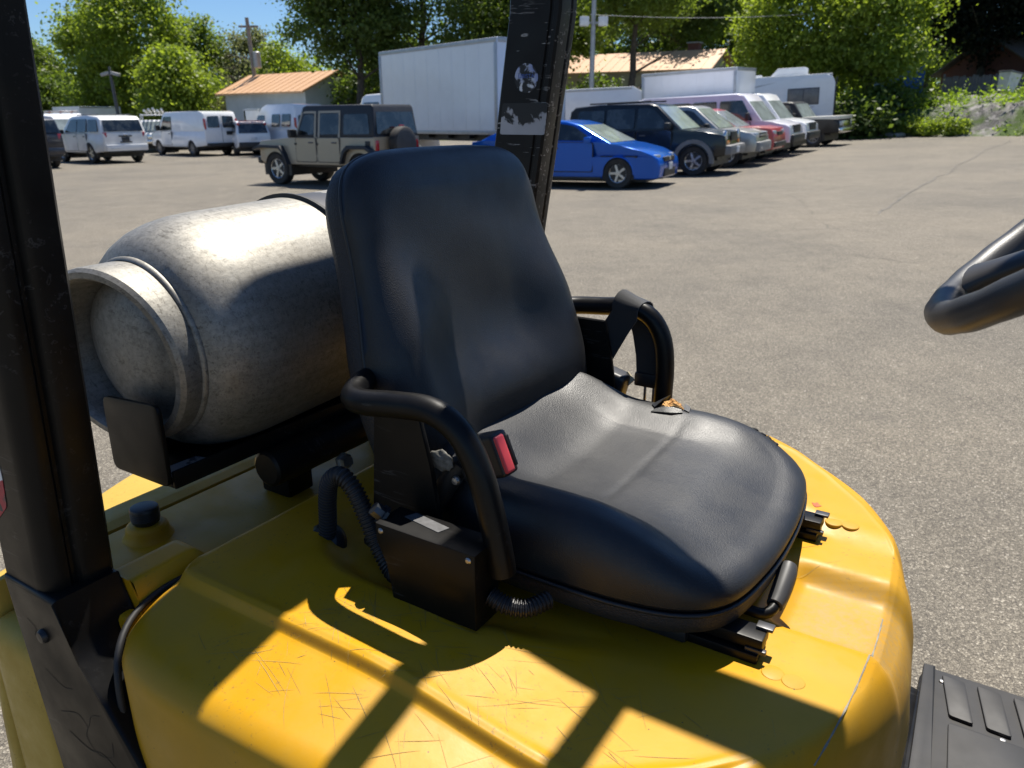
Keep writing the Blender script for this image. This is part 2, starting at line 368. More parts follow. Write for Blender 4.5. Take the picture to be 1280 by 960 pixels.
# the worn line where the hood turns down in front
wl = []; ys = np.linspace(-.27, .03, 60)
for y in ys:
    w_ = .0005+.0004*abs(math.sin(y*97)+.5*math.sin(y*231)); x = .745-.27*y*y
    wl.append(((x-w_, y), (x+w_, y)))
V = [(p[0], p[1], float(hood_z(np.array(p[0]), np.array(p[1])))+.0007) for pr in wl for p in pr]
mesh('worn_edge', V, [(2*i, 2*i+1, 2*i+3, 2*i+2) for i in range(len(ys)-1)], flat('bare_grey_wear', (.22, .20, .15), .6, var=.35, scale=60), hood)
PLUG = m_yellow('dull_yellow_plug', .9, (.50, .26, .006))
for (x, y) in ((.663, -.165), (.684, -.168), (.657, .186), (.678, .189)):
    z = float(hood_z(np.array(x), np.array(y)))
    lathe('hood_plug', [(0, .0016), (.0095, .0015), (.0112, .0011), (.0118, .0004), (.0120, -.003)], (x, y, z), (0.02, 0, 1), PLUG, FL, 28)
# small red paint mark and a scrap of peeled film near the far plugs
V = [(.627+.006*math.cos(a)*(1+.3*math.sin(5*a)), .215+.006*math.sin(a)*(1+.3*math.cos(4*a)), 0) for a in np.linspace(0, 2*math.pi, 18, endpoint=False)]
mesh('paint_mark', [(x, y, float(hood_z(np.array(x), np.array(y)))+.0006) for x, y, _ in V], [tuple(range(18))], flat('red_marker', (.45, .09, .02), .6, var=.5, scale=300), hood)
V = [(.556, .238), (.575, .243), (.60, .224), (.607, .21), (.59, .212), (.572, .226)]
mesh('peeled_film', [(x, y, float(hood_z(np.array(x), np.array(y)))+.0009) for x, y in V], [tuple(range(6))], flat('grey_film', (.42, .40, .36), .4, var=.4, scale=200), hood)

# scratches over the hood: hair-thin worn lines, thickest on the strip beside the seat
V, Fc = [], []; srg = np.random.default_rng(11)
def scratch(x, y, a, ln, w, bend):
    n = 7; base = len(V)
    for i in range(n):
        t = (i/(n-1)-.5)*ln; aa = a+bend*t; px, py = x+math.cos(aa)*t, y+math.sin(aa)*t; ww = w*(1-abs(2*i/(n-1)-1)**3)+.00004
        for k in (-1, 1):
            qx, qy = px-math.sin(aa)*ww*k, py+math.cos(aa)*ww*k; V.append((qx, qy, float(hood_z(qx, qy))+.0004))
    for i in range(n-1): Fc.append((base+2*i, base+2*i+1, base+2*i+3, base+2*i+2))
for k in range(210):
    if k < 120: x, y = srg.uniform(.22, .62), srg.uniform(-.395, -.27)
    elif k < 190: x, y = srg.uniform(.12, .60), srg.uniform(-.465, -.415)
    else: x, y = srg.uniform(.45, .73), srg.uniform(-.28, .25)
    ln = min(.11, abs(srg.normal(.02, .022))+.006); scratch(x, y, srg.choice([.55, .75, 2.3, -.35])+srg.normal(0, .16), ln*1.15, srg.uniform(.00008, .00026), srg.normal(0, 1.2))
hs = mesh('scratches', V, Fc, flat('scratch_grime', (.27, .19, .055), .7, var=.6, scale=30), hood, 180); hs['kind'] = 'stuff'
# cowl behind the hood: slab with the hinge hump, boss and filler cap
def slab(name, poly, z0, z1, mat, parent, r=.012):
    b = bmesh.new(); bm_prism(b, poly, z0, z1, 'z', r, 3); return bm_obj(name, b, mat, parent, 50)
cowl = slab('rear_cowl', [(-.212, -.46), (-.006, -.46), (-.006, .46), (-.212, .46)], .80, 1.016, YEL, FL, .010)
V = []
xs, ys = np.linspace(-.085, .0, 15), np.linspace(-.437, -.315, 22)
for x in xs:
    for y in ys:
        e = ss(-.085, -.055, x)*(1-ss(-.014, .0, x))*(1-ss(-.352, -.317, y)); V.append((x, y, 1.010+.043*e**.8))
hump = mesh('hinge_hump', V, [(i*22+j, i*22+j+1, (i+1)*22+j+1, (i+1)*22+j) for i in range(14) for j in range(21)], YEL, cowl, 180)
prism('hump_end', [(-.083, 1.0), (-.083, 1.018), (-.066, 1.046), (-.052, 1.0535), (-.02, 1.0535), (-.006, 1.03), (-.002, 1.0)], -.4385, -.4365, YEL, cowl)
lathe('filler_boss', [(.038, -.004), (.032, .002), (.029, .007), (.028, .014), (.026, .018), (.022, .020), (0, .020)], (-.158, -.325, 1.016), (0, 0, 1), YEL, cowl, 40, 60)
CAP = (-.158, -.325, 1.036); cp = [(.0, .030), (.019, .030), (.0225, .0285), (.0242, .025)]
for k in range(5): cp += [(.0242, .023-k*.003), (.0236, .0222-k*.003), (.0242, .0214-k*.003)]
lathe('filler_cap', [(r*.80, t*.86) for r, t in cp+[(.0225, .004), (.019, .0), (.019, -.012)]], CAP, (0, 0, 1), PLA, FL, 40, 30)

# counterweight at the rear
cw = []
CWH = [(-.405, 0), (-.40, .11), (-.375, .24), (-.325, .375), (-.275, .465), (-.245, .505), (-.226, .505), (-.222, .46), (-.222, .23), (-.222, 0)]
cwo = catmull(CWH+[(x, -y) for x, y in CWH[1:-1][::-1]], 160, True)
cc = np.array([-.30, 0])
for z_, gx in ((.34, .02), (.6, .03), (.86, .015), (.94, 0)): cw.append([(p[0]-gx*(p[0] < -.24), p[1]*(1+gx), z_) for p in cwo])
for s_ in np.r_[np.linspace(1, .80, 10), .6, .3, .05]:
    q = cc+(cwo-cc)*s_; t = max(0, (s_-.80)/.20); k = ss(-.235, -.27, cwo[:, 0])
    z = 1.018-.075*(1-math.sqrt(max(0, 1-t*t)))*k-.006*(1-k)*t
    cw.append([(q[i, 0], q[i, 1], z[i]) for i in range(len(q))])
rings_mesh('counterweight', cw, YEL2, FL, 60, cap_first=True)
lathe('lifting_eye_plug', [(0, .002), (.020, .002), (.022, .0), (.022, -.004)], (-.232, -.395, 1.018), (0, 0, 1), flat('dull_yellow_disc', (.36, .30, .14), .6), FL, 28)
for sg in (-1, 1): box('counterweight_flank', (-.165, sg*.475, .66), (.13, .09, .62), YEL2, FL, bev=.03, seg=3)

# guard pillars: near one cut by the picture's left edge, far one behind the seat
def pillar(sg, mat):
    """rolled steel post: a section with two grooves on the inner front corner, lofted up a slight forward lean"""
    yi, yo = (.440, .515)
    sec = [(-.100, yo-.004), (-.096, yo), (-.030, yo), (-.018, yo-.002), (-.010, yo-.008), (-.006, yo-.016), (-.006, yo-.026), (-.010, yo-.030), (-.010, yo-.034), (-.003, yo-.038), (0, yo-.044), (.0, yi+.004), (-.004, yi), (-.012, yi), (-.014, yi+.003), (-.018, yi+.003), (-.020, yi), (-.096, yi), (-.100, yi+.004)]
    zs = [1.062, 1.15, 1.3, 1.45, 1.6, 1.75, 1.85, 2.0, 2.12, 2.20]; R_ = []
    for z in zs:
        lean = (.022+.150*(min(z, 1.78)-1.45)) if sg > 0 else (-.015+.064*(z-1.45)); inn = .18*ss(1.85, 2.22, z) if sg < 0 else 0
        R_.append([(x*(1.08 if sg > 0 else 1)+lean, sg*(y-inn+(.014*(y-yi)/.075 if sg > 0 else 0)), z) for x, y in sec])
    return rings_mesh('guard_pillar', R_, mat, FL, 28, True, True)
pn = pillar(-1, BLK); pf = pillar(1, BLKW)
for p_ in (pn, pf): p_['label'] = 'black painted guard pillar'
pf['label'] = 'scraped black guard pillar with two worn stickers'
# leg shrouds under the pillars
LEG = [(-.138, 1.066), (-.030, 1.066), (-.020, 1.015), (-.008, .990), (.036, .960), (.082, .894), (.13, .80), (.19, .62), (-.08, .62), (-.10, .80)]
for sg in (-1, 1):
    b = bmesh.new(); bm_prism(b, LEG, sg*.440, sg*.519, 'y', .006, 3); o = bm_obj('pillar_foot', b, BLK, FL, 50)
lathe('foot_bolt', [(0, .006), (.0065, .0055), (.0085, .003), (.009, 0), (.009, -.004)], (-.068, -.519, 1.008), (0, -1, 0), PLA, FL, 20)
# dark scrawled scuffs on the outside of the near foot
V, Fc = [], []
def scrawl(P, w):
    Q = catmull(P, 26); base = len(V); m = len(Q)
    for i in range(m):
        d = Q[min(i+1, m-1)]-Q[max(i-1, 0)]; d /= np.linalg.norm(d)+1e-9
        for k in (-1, 1): V.append((Q[i][0]-d[1]*w*k, -.5194, Q[i][1]+d[0]*w*k))
    for i in range(m-1): Fc.append((base+2*i, base+2*i+1, base+2*i+3, base+2*i+2))
for P, w in (([(-.07, .900), (-.03, .915), (-.012, .905), (.0, .925), (.02, .935)], .0006), ([(-.06, .875), (-.02, .868), (.01, .875), (.045, .86)], .0008), ([(-.012, .905), (-.02, .885), (.0, .87), (.03, .882), (.035, .905)], .0006), ([(-.05, .82), (.0, .835), (.03, .80), (.07, .815)], .0007), ([(.06, .87), (.055, .845), (.08, .83), (.075, .80)], .0006), ([(-.085, .955), (-.05, .945), (-.03, .95)], .0005), ([(-.10, 1.02), (-.085, 1.012), (-.09, 1.0)], .0005)): scrawl(P, w)
ft = [o for o in bpy.data.objects if o.name == 'pillar_foot'][0]
mesh('scuff_lines', V, Fc, flat('scuff_black', (.002, .002, .002), .7), ft, 180)['kind'] = 'stuff'
# raised seal along the hood's rear corner
tube('hood_seal', catmull([(-.003, -.36, 1.030), (-.003, -.41, 1.030), (.004, -.452, 1.022), (.022, -.484, 1.006), (.040, -.502, .972), (.047, -.506, .88), (.050, -.507, .66)], 50), .0042, RUB, FL, 8)
# stickers on the far pillar and the near pillar
prism('round_sticker', [(.024+.025*math.cos(a), 1.640+.0255*math.sin(a)) for a in np.linspace(0, 2*math.pi, 30, endpoint=False)], .4393, .4397, m_worn_print('worn_white_sticker', (.006, .006, .007), [(.05, .12, .45), (.70, .72, .75), (.74, .75, .78)], .50, 48, 3.1), pf, fn=lambda c: (c.x-.026, c.y, c.z))
prism('label_remains', rounded([(-.056, 1.541), (.042, 1.541), (.048, 1.597), (-.050, 1.597)], .004, 3), .4393, .4397, m_worn_print('torn_grey_label', (.006, .006, .007), [(.33, .33, .35), (.52, .52, .54)], .50, 30, 9.4, None, (1.541, 1.597)), pf, fn=lambda c: (c.x-.004, c.y, c.z))
fc = bpy.data.curves.new('sticker_word', 'FONT'); fc.body = 'UBISTA'; fc.size = .0085; fc.extrude = .0002; fc.align_x = 'CENTER'; fc.align_y = 'CENTER'
tmp = bpy.data.objects.new('sticker_word', fc); COL.objects.link(tmp); dg = bpy.context.evaluated_depsgraph_get(); me = bpy.data.meshes.new_from_object(tmp.evaluated_get(dg)); bpy.data.objects.remove(tmp)
for v in me.vertices: v.co = Vector((v.co.x*1.25-.002, .4391-v.co.z, v.co.y*1.2+1.643))
obj('sticker_word', me, flat('sticker_blue', (.04, .10, .38), .5), pf)
prism('warning_sticker', rounded([(-.135, 1.13), (-.093, 1.165), (-.088, 1.20), (-.088, 1.27), (-.135, 1.27)], .005, 3), -.5157, -.5153, m_worn_print('torn_red_white_sticker', (.05, .045, .04), [(.50, .02, .05), (.75, .74, .72), (.42, .02, .04), (.03, .03, .03), (.70, .70, .69), (.50, .02, .05)], .42, 40, 2.2, True), pn)

# overhead guard (above the picture; it throws the bars of shade over the seat and hood)
gd = box('overhead_guard_plate', (-.005, 0, 2.20), (.17, 1.02, .05), BLK, FL, bev=.01)
for sg in (-1, 1): box('guard_beam', (.66, sg*.287, 2.205), (1.14, .090, .05), BLK, FL, bev=.012)
for x in (.252, .422, .592, .762, .932, 1.09): box('guard_bar', (x, 0, 2.20), (.034, .484, .018), BLK, FL, bev=.004)
box('overhead_guard_plate', (1.26, 0, 2.20), (.06, .664, .05), BLK, FL, bev=.01)
for sg in (-1, 1): tube('front_pillar', [(1.22, sg*.30, 2.18), (1.30, sg*.42, 1.75), (1.36, sg*.47, 1.2), (1.40, sg*.48, .6)], .032, BLK, FL, 12, 14)

# frame, floor, mat, wheels
box('chassis', (.285, 0, .43), (1.05, .96, .36), BLK, FL, bev=.02)
box('floor_plate', (1.13, 0, .585), (.66, 1.04, .05), BLK, FL, bev=.008)
mat_ = box('floor_mat', (1.115, 0, .6145), (.60, 1.06, .011), RUB, FL, bev=.004)
for i in range(6):
    x = .834+i*.0545
    prism('mat_pad', rounded([(x, .512), (x+.036, .508), (x+.054, .402), (x+.018, .404)], .005, 3), .6195, .6265, RUB, mat_, axis='z', bev=.0022)
for y0, y1 in ((.12, .386), (-.14, .10), (-.40, -.16)):
    for k in range(3):
        x = .852+k*.145; prism('mat_pad', rounded([(x, y1), (x+.13, y1), (x+.146, y0), (x+.014, y0)], .006, 3), .6195, .6265, RUB, mat_, axis='z', bev=.0022)
prism('mat_edge', [(.803, .52), (.822, .522), (.840, .20), (.840, -.5), (.818, -.5)], .60, .632, RUB, mat_, axis='z', bev=.004)
for x, y in ((.836, .496), (.930, .392), (.985, .396)): lathe('mat_rivet', [(0, .0035), (.004, .003), (.006, 0), (.006, -.004)], (x, y, .620), (0, 0, 1), STEEL, mat_, 14)
for (x, y, z, r_, w) in ((1.12, -.46, .285, .285, .20), (1.12, .46, .285, .285, .20), (-.22, -.40, .23, .23, .16), (-.22, .40, .23, .23, .16)):
    s_ = -1 if y < 0 else 1
    wheel = lathe('wheel', [(r_*.55, -w/2), (r_*.93, -w/2), (r_, -w*.36), (r_, w*.36), (r_*.93, w/2), (r_*.55, w/2)], (x, y, z), (0, s_, 0), RUB, FL, 40)
    lathe('rim', [(r_*.55, w/2-.01), (r_*.5, w/2-.03), (r_*.25, w/2-.03), (r_*.2, w/2), (0, w/2)], (x, y, z), (0, s_, 0), YEL2, wheel, 32)
box('dashboard', (1.42, 0, .98), (.16, .96, .72), PLA, FL, bev=.05, seg=3)
for sg in (-1, 1):
    b = bmesh.new()
    for dx, w in ((0, .10), (.03, .05)): bm_box(b, (1.72+dx, sg*(.36-.06*(w < .08)), 1.22+.02*(w < .08)), (.09, w, 2.1), bev=.006)
    bm_obj('mast_upright', b, BLK, FL)
for z in (.55, 1.25, 2.2): box('mast_crosspiece', (1.66, 0, z), (.03, .66, .12), BLK, FL, bev=.006)
for z in (.35, .78): box('fork_carriage', (1.83, 0, z), (.05, 1.0, .09), BLK, FL, bev=.008)
for sg in (-1, 1): prism('fork', [(1.86, .80), (1.90, .80), (1.905, .13), (2.9, .07), (2.9, .055), (1.86, .07)], sg*.25-.06, sg*.25+.06, BLK, FL, bev=.004)

# steering wheel
a_ = rad(43.7); wc = Vector((.8945, -.05, 1.538)); ux = Vector((math.cos(a_), 0, math.sin(a_))); uy = Vector((0, 1, 0)); un = Vector((-math.sin(a_), 0, math.cos(a_))); RW = .20
GRIP = G('grained_grip'); GRIP = GRIP.set(col=GRIP.mix(GRIP.noise(9, 4), (.022, .023, .025), (.04, .04, .042)), rough=.45, nrm=GRIP.bump(GRIP.voro(620), .15, .0006), spec=.5)
b = bmesh.new(); n1, n2 = 96, 18; vv = []
for i in range(n1):
    t = 2*math.pi*i/n1; rd = ux*math.cos(t)+uy*math.sin(t)
    rt = .0142*(1+.03*math.sin(t*24))
    vv.append([b.verts.new(wc+rd*(RW+rt*math.cos(2*math.pi*k/n2))+un*rt*1.06*math.sin(2*math.pi*k/n2)) for k in range(n2)])
for i in range(n1):
    for k in range(n2): b.faces.new((vv[i][k], vv[(i+1) % n1][k], vv[(i+1) % n1][(k+1) % n2], vv[i][(k+1) % n2]))
sw = bm_obj('steering_wheel', b, GRIP, FL, 60)
for t in (rad(158), rad(38), rad(278)):
    rd = ux*math.cos(t)+uy*math.sin(t); sd = un.cross(rd); b = bmesh.new(); R_ = []
    for k, (d_, w_, th, dr) in enumerate(((.03, .030, .012, .035), (.08, .022, .011, .024), (.13, .019, .010, .010), (.165, .022, .011, .003), (.183, .030, .013, 0))):
        c_ = wc+rd*d_-un*dr; R_.append([c_+sd*w_*math.cos(p)+un*th*math.sin(p) for p in np.linspace(0, 2*math.pi, 16, endpoint=False)])
    rings_mesh('spoke', R_, PLA, sw, 60, True)
lathe('hub', [(0, .012), (.03, .01), (.04, -.01), (.04, -.05), (.02, -.06)], wc-un*.035, un, PLA, sw, 32)
tube('steering_column', [wc-un*.08, wc-un*.2+Vector((.05, 0, 0)), Vector((1.36, -.10, .95))], .03, PLA, FL, 16, 10)

# ------------------------------------------------------------------ seat
def ring_pillow(name, outline, c, f, zlow, zseam, s0, n, mapf, mat, parent, rolln=10, inn=34, bulge=.0, ang=80):
    o_ = catmull(outline, n, True); c = np.array(c); R_ = []
    zt = np.array([f(*(c+(p-c)*s0)) for p in o_])
    for k in np.linspace(0, 1, 4): R_.append([mapf(*(c+(p-c)*(1-.02*(1-k))), zlow+(zseam-zlow)*k) for p in o_])
    for th in np.linspace(0, math.pi/2, rolln)[0:]:
        s = 1+bulge*math.sin(th*2)-(1-s0)*(1-math.cos(th)); q = c+(o_-c)*s
        R_.append([mapf(q[i, 0], q[i, 1], zseam+(zt[i]-zseam)*math.sin(th)) for i in range(n)])
    for s in np.linspace(s0, .015, inn)[1:]:
        q = c+(o_-c)*s; R_.append([mapf(q[i, 0], q[i, 1], f(q[i, 0], q[i, 1])) for i in range(n)])
    return rings_mesh(name, R_, mat, parent, ang)
def cush_f(x, y):
    y = y-.015; a = abs(y)
    z = 1.132+(.036 if y < 0 else .020)*math.exp(-((a-.185)/.045)**2)*float(1-ss(.44, .60, x))-.006*math.exp(-(a/.11)**2)
    z += .050*float(ss(.35, .20, x))-.026*float(ss(.50, .64, x))
    z -= .0011*math.exp(-((x-.43-.10*y*y)/.005)**2)*float(1-ss(.15, .19, a))
    z -= .0008*math.exp(-((a-.125+.05*(x-.4))/.005)**2)*float(ss(.26, .30, x)*(1-ss(.42, .5, x)))
    z += .0015*math.sin(23*x+9*y)*math.sin(17*y-5*x)
    return z
CO = [(.175, 0), (.178, -.12), (.20, -.18), (.25, -.212), (.32, -.225), (.42, -.229), (.51, -.225), (.575, -.206), (.612, -.165), (.628, -.085), (.632, 0)]
CO = [(x, y+.015) for x, y in CO+[(x, -y) for x, y in CO[1:-1][::-1]]]
ident = lambda x, y, z: (x, y, z)
seat = ring_pillow('seat_cushion', CO, (.40, .015), cush_f, 1.079, 1.087, .85, 150, ident, VIN, FL, bulge=.012)
sh = catmull(CO, 120, True); c_ = np.array([.40, .015])
TEX = G('ribbed_trim'); TEX = TEX.set(col=(.022, .022, .024), rough=.6, nrm=TEX.bump(TEX.voro(420), .6, .001))
rings_mesh('seat_shell', [[(*(c_+(p-c_)*s), z) for p in sh] for s, z in ((.80, 1.047), (.93, 1.049), (.985, 1.056), (1.0, 1.068), (1.0, 1.0775), (.97, 1.078))], TEX, seat, 50, True)
tube('piping', [(*(c_+(p-c_)*1.0), 1.0795) for p in list(sh)+[sh[0]]], .0028, VIN, seat, 8)
# the torn corner: foam showing through, curled vinyl round it, and the split seam in front of it
FOAM = G('orange_foam'); FOAM = FOAM.set(col=FOAM.mix(FOAM.ramp(FOAM.noise(90, 4), [(.35, 0), (.65, 1)]), (.30, .13, .03), (.62, .36, .13)), rough=.9, nrm=FOAM.bump(FOAM.voro(260), .9, .004))
def lump(name, c, r, mat, parent, sc=(1, 1, 1), amp=.25, seed=0, rot=0):
    b = bmesh.new(); bmesh.ops.create_icosphere(b, subdivisions=3, radius=1); rg = np.random.default_rng(seed); ph = rg.uniform(0, 6, 6)
    for v in b.verts:
        d = 1+amp*(math.sin(4*v.co.x+ph[0])*math.sin(5*v.co.y+ph[1])+.5*math.sin(9*v.co.z+ph[2]+6*v.co.x))
        p = Vector((v.co.x*sc[0], v.co.y*sc[1], v.co.z*sc[2]))*d*r; v.co = Matrix.Rotation(rot, 3, 'Z') @ p + Vector(c)
    return bm_obj(name, b, mat, parent, 180)
_so = catmull(CO, 400, True); _sc = np.array([.40, .015])
def seat_z(x, y):
    """height of the cushion's skin at x, y"""
    d = np.array([x, y])-_sc; a = math.atan2(d[1], d[0]); k = np.argmin(np.abs((np.arctan2(_so[:, 1]-_sc[1], _so[:, 0]-_sc[0])-a+math.pi) % (2*math.pi)-math.pi))
    s = np.hypot(*d)/np.hypot(*(_so[k]-_sc))
    if s <= .85: return cush_f(x, y)
    zt = cush_f(*(_sc+(_so[k]-_sc)*.85)); c_ = min(1, max(0, 1-(1-min(s, 1))/.15)); return 1.087+(zt-1.087)*math.sqrt(max(0, 1-c_*c_))
lump('torn_foam', (.404, .206, seat_z(.404, .206)-.004), .0165, FOAM, seat, (1.05, .8, .85), .25, 4)
def flap(P, nm='torn_vinyl'):
    """a curled scrap of vinyl, two skins 1.5 mm apart"""
    n = len(P)//2; V = [Vector(p) for p in P]; V += [v+Vector((0, .0004, -.0016)) for v in V]; m = len(P); Fc = []
    for i in range(n-1):
        q = (2*i, 2*i+1, 2*i+3, 2*i+2); Fc += [q, tuple(m+k for k in q[::-1])]
    loop = [2*i for i in range(n)]+[2*i+1 for i in range(n-1, -1, -1)]
    for i in range(len(loop)): a, c = loop[i], loop[(i+1) % len(loop)]; Fc.append((a, c, m+c, m+a))
    return mesh(nm, V, Fc, VIN, seat, 50)
def scrap(pts, lift):
    P = []
    for (xa, ya, xb, yb), l in zip(pts, lift): P += [(xa, ya, seat_z(xa, ya)+l*.35+.0012), (xb, yb, seat_z(xb, yb)+l+.0012)]
    return flap(P)
scrap([(.374, .196, .382, .188), (.378, .214, .389, .206), (.382, .230, .394, .222), (.384, .240, .392, .238)], [.002, .010, .018, .010])
scrap([(.380, .178, .384, .186), (.396, .180, .397, .190), (.412, .182, .411, .191), (.426, .190, .421, .197)], [.001, .005, .006, .002])
scrap([(.434, .196, .424, .200), (.430, .214, .420, .216), (.426, .232, .418, .230)], [.001, .007, .003])
for k, (x, y, z) in enumerate([(x, y, seat_z(x, y)-.002) for x, y in ((.522, .222), (.535, .220), (.547, .216), (.557, .212))]):
    lump('split_seam', (x, y, z), .0075, flat('dark_torn_lining', (.008, .008, .008), .8), seat, (1.25, .7, .6), .4, 10+k, -.3*k)

# backrest: local a across, b up the back, d out of it
BT = Vector((-.235, 0, .972)).normalized(); BN = Vector((.972, 0, .235)).normalized(); BO = Vector((.205, 0, 1.125))
def bmap(a, b_, d): return tuple(BO+Vector((0, a+.021, 0))+BT*b_+BN*d)
def back_f(a, b_):
    s = abs(a); wide = float(ss(.31, .18, b_))
    d = .030+.012*float(ss(.25, .36, b_))*0
    d += .026*wide*float(ss(.07, .19, s))                      # side bolsters
    d -= .010*wide*math.exp(-(s/.12)**2)
    d += .030*math.exp(-((b_-.075)/.060)**2)*math.exp(-(s/.17)**2) # lumbar roll
    d += .002*math.sin(31*b_+8*a)*math.sin(19*a)
    d -= .012*float(ss(.36, .43, b_))
    return d
BOL = [(0, .420), (.09, .419), (.15, .413), (.187, .395), (.204, .357), (.208, .30), (.212, .26), (.221, .21), (.229, .165), (.231, .11), (.224, .05), (.212, .0), (.18, -.03), (.09, -.036), (0, -.036)]
BOL = BOL+[(-a, b_) for a, b_ in BOL[1:-1][::-1]]
back = ring_pillow('seat_backrest', BOL, (0, .21), back_f, -.006, -.002, .80, 150, bmap, VIN, FL, bulge=.01)
ob = catmull(BOL, 140, True); cb = np.array([0, .21])
rings_mesh('back_shell', [[bmap(*(cb+(p-cb)*s), d) for p in ob] for s, d in ((.97, -.004), (.985, -.008), (.985, -.030), (.95, -.043), (.86, -.050), (.4, -.053), (.05, -.053))], TEX, back, 60)
tube('piping', [bmap(*(cb+(p-cb)*.995), -.0045) for p in list(ob)+[ob[0]]], .0028, VIN, back, 8)

# hip restraints, one each side
def hip(sg, P):
    return tube('hip_restraint', [(x, sg*y, z) for x, y, z in P], .0148, BLK, FL, 18, 60)
hip(-1, [(.145, .12, 1.262), (.160, .175, 1.272), (.170, .225, 1.270), (.187, .256, 1.268), (.215, .266, 1.270), (.265, .267, 1.277), (.310, .267, 1.279), (.345, .267, 1.262), (.368, .267, 1.225), (.383, .267, 1.178), (.393, .267, 1.135), (.397, .267, 1.112)])
hip(1, [(.135, .12, 1.262), (.150, .175, 1.270), (.165, .225, 1.272), (.20, .262, 1.274), (.25, .272, 1.277), (.300, .273, 1.281), (.335, .273, 1.268), (.356, .273, 1.235), (.363, .273, 1.19), (.363, .273, 1.14), (.363, .273, 1.07)])
for sg in (-1, 1):
    b = bmesh.new(); bm_prism(b, [(.195, 1.045), (.300, 1.045), (.300, 1.10), (.284, 1.20), (.270, 1.262), (.205, 1.262), (.195, 1.12)], sg*.236, sg*.243, 'y', .0015, 1); bm_obj('hip_bracket', b, BLK, FL)
# belt over the far restraint
BELT = G('belt_webbing'); wv = BELT.n('ShaderNodeTexWave'); wv.inputs['Scale'].default_value = 260; BELT.lk(BELT.co.outputs['Object'], wv.inputs[0]); BELT = BELT.set(col=(.012, .012, .013), rough=.75, nrm=BELT.bump(wv.outputs[1], .5, .0008), sheen=.3)
arc = [(.296+.012*(1-math.cos(t))*.5, .273-.0185*math.cos(t), 1.280+.0185*math.sin(t)) for t in np.linspace(-.4, math.pi+.4, 12)]
PB = [(.240, .244, 1.125), (.246, .244, 1.160), (.262, .247, 1.205), (.284, .252, 1.250)]+arc+[(.318, .2925, 1.235), (.327, .290, 1.20), (.331, .287, 1.168)]
bl = ribbon('seat_belt', PB, [(.95, 0, -.3)]*3+[(.9, 0, -.42)]+[(.93, 0, -.36)]*len(arc)+[(1, 0, -.2)]*3, .044, .0024, BELT, FL)
box('retractor', (.262, .262, 1.135), (.07, .035, .085), PLA, FL, Matrix.Rotation(.25, 4, 'Y'), .008, 3)
prism('belt_guide', [(.268, 1.145), (.300, 1.172), (.312, 1.158), (.276, 1.12)], .270, .274, flat('beige_plastic', (.46, .40, .28), .5), FL)
tg = box('belt_tongue', (.333, .286, 1.158), (.052, .012, .024), PLA, FL, bev=.004)
for x in (.326, .341): box('tongue_prong', (x, .286, 1.133), (.0045, .003, .036), STEEL, tg, bev=.0008)
# buckle
by = -.212; ang = rad(-23); Rb = Matrix.Rotation(ang, 4, 'Y') @ Matrix.Rotation(rad(-8), 4, 'Z'); bc = Vector((.338, by, 1.213))
bk = box('belt_buckle', bc, (.068, .026, .050), PLA, FL, Rb, .006, 3)
box('release_button', bc+(Rb @ Vector((.031, -.003, .0))), (.012, .0145, .043), flat('red_button', (.75, .07, .085), .38), bk, Rb, .003, 3)
box('buckle_slot', bc+(Rb @ Vector((.0325, .0095, 0))), (.006, .005, .036), flat('black_slot', (.004, .004, .004), .6), bk, Rb, .001, 1)
tube('buckle_stalk', [(.262, by, 1.125), (.285, by, 1.165), (.308, by, 1.20)], .013, PLA, bk, 12, 8)
lump('torn_label', (.289, -.228, 1.202), .017, flat('dusty_scrap', (.13, .125, .11), .8, var=.5, scale=160), bk, (1, .2, .7), .18, 21)
lathe('buckle_rivet', [(0, .003), (.004, .0025), (.0055, 0), (.0055, -.003)], (.307, by-.0135, 1.180), (0, -1, 0), STEEL, bk, 14)
# control box under the near restraint, with conduit and screws
b = bmesh.new(); bm_prism(b, [(.252, 1.147), (.386, 1.147), (.386, 1.056), (.272, 1.056), (.268, 1.10), (.252, 1.125)], -.303, -.258, 'y', .002, 2); cbx = bm_obj('switch_box', b, BLK, FL)
for x, z in ((.378, 1.140), (.260, 1.139)): lathe('screw', [(0, .0018), (.0022, .0016), (.0036, 0), (.0036, -.002)], (x, -.3035, z), (0, -1, 0), STEEL, cbx, 14)
prism('glued_label', [(.272, -.276), (.325, -.284), (.330, -.270), (.278, -.262)], 1.1472, 1.1478, flat('grey_label', (.085, .085, .088), .5, var=.35, scale=90), cbx, axis='z')
lathe('box_bolt', [(0, .012), (.008, .012), (.009, .008), (.009, 0), (.012, 0), (.012, -.004)], (.246, -.285, 1.148), (-.5, -.5, .7), flat('blued_bolt', (.06, .07, .085), .4, .8), cbx, 8)
def conduit(P, n, r):
    Q = catmull(P, n); rr = [r*(1.0 if (i % 4) < 2 else .80) for i in range(n)]
    b = bmesh.new(); bm_tube(b, Q, rr, 14); return bm_obj('conduit', b, PLA, FL, 25)
conduit([(.100, -.236, 1.032), (.110, -.240, 1.070), (.120, -.246, 1.115), (.131, -.250, 1.143), (.150, -.251, 1.157), (.170, -.251, 1.146), (.190, -.252, 1.115), (.210, -.255, 1.082), (.236, -.262, 1.058), (.258, -.270, 1.060)], 240, .0118)
lathe('conduit_grommet', [(0, .014), (.013, .014), (.020, .012), (.027, .004), (.028, 0), (.028, -.006)], (.100, -.238, 1.040), (.3, -.75, .6), PLA, FL, 28)
conduit([(.386, -.275, 1.085), (.405, -.272, 1.078), (.425, -.262, 1.076), (.44, -.240, 1.080)], 64, .0105)
tube('control_cable', [(.150, -.205, 1.046), (.20, -.225, 1.052), (.252, -.262, 1.075)], .010, PLA, FL, 10, 10)
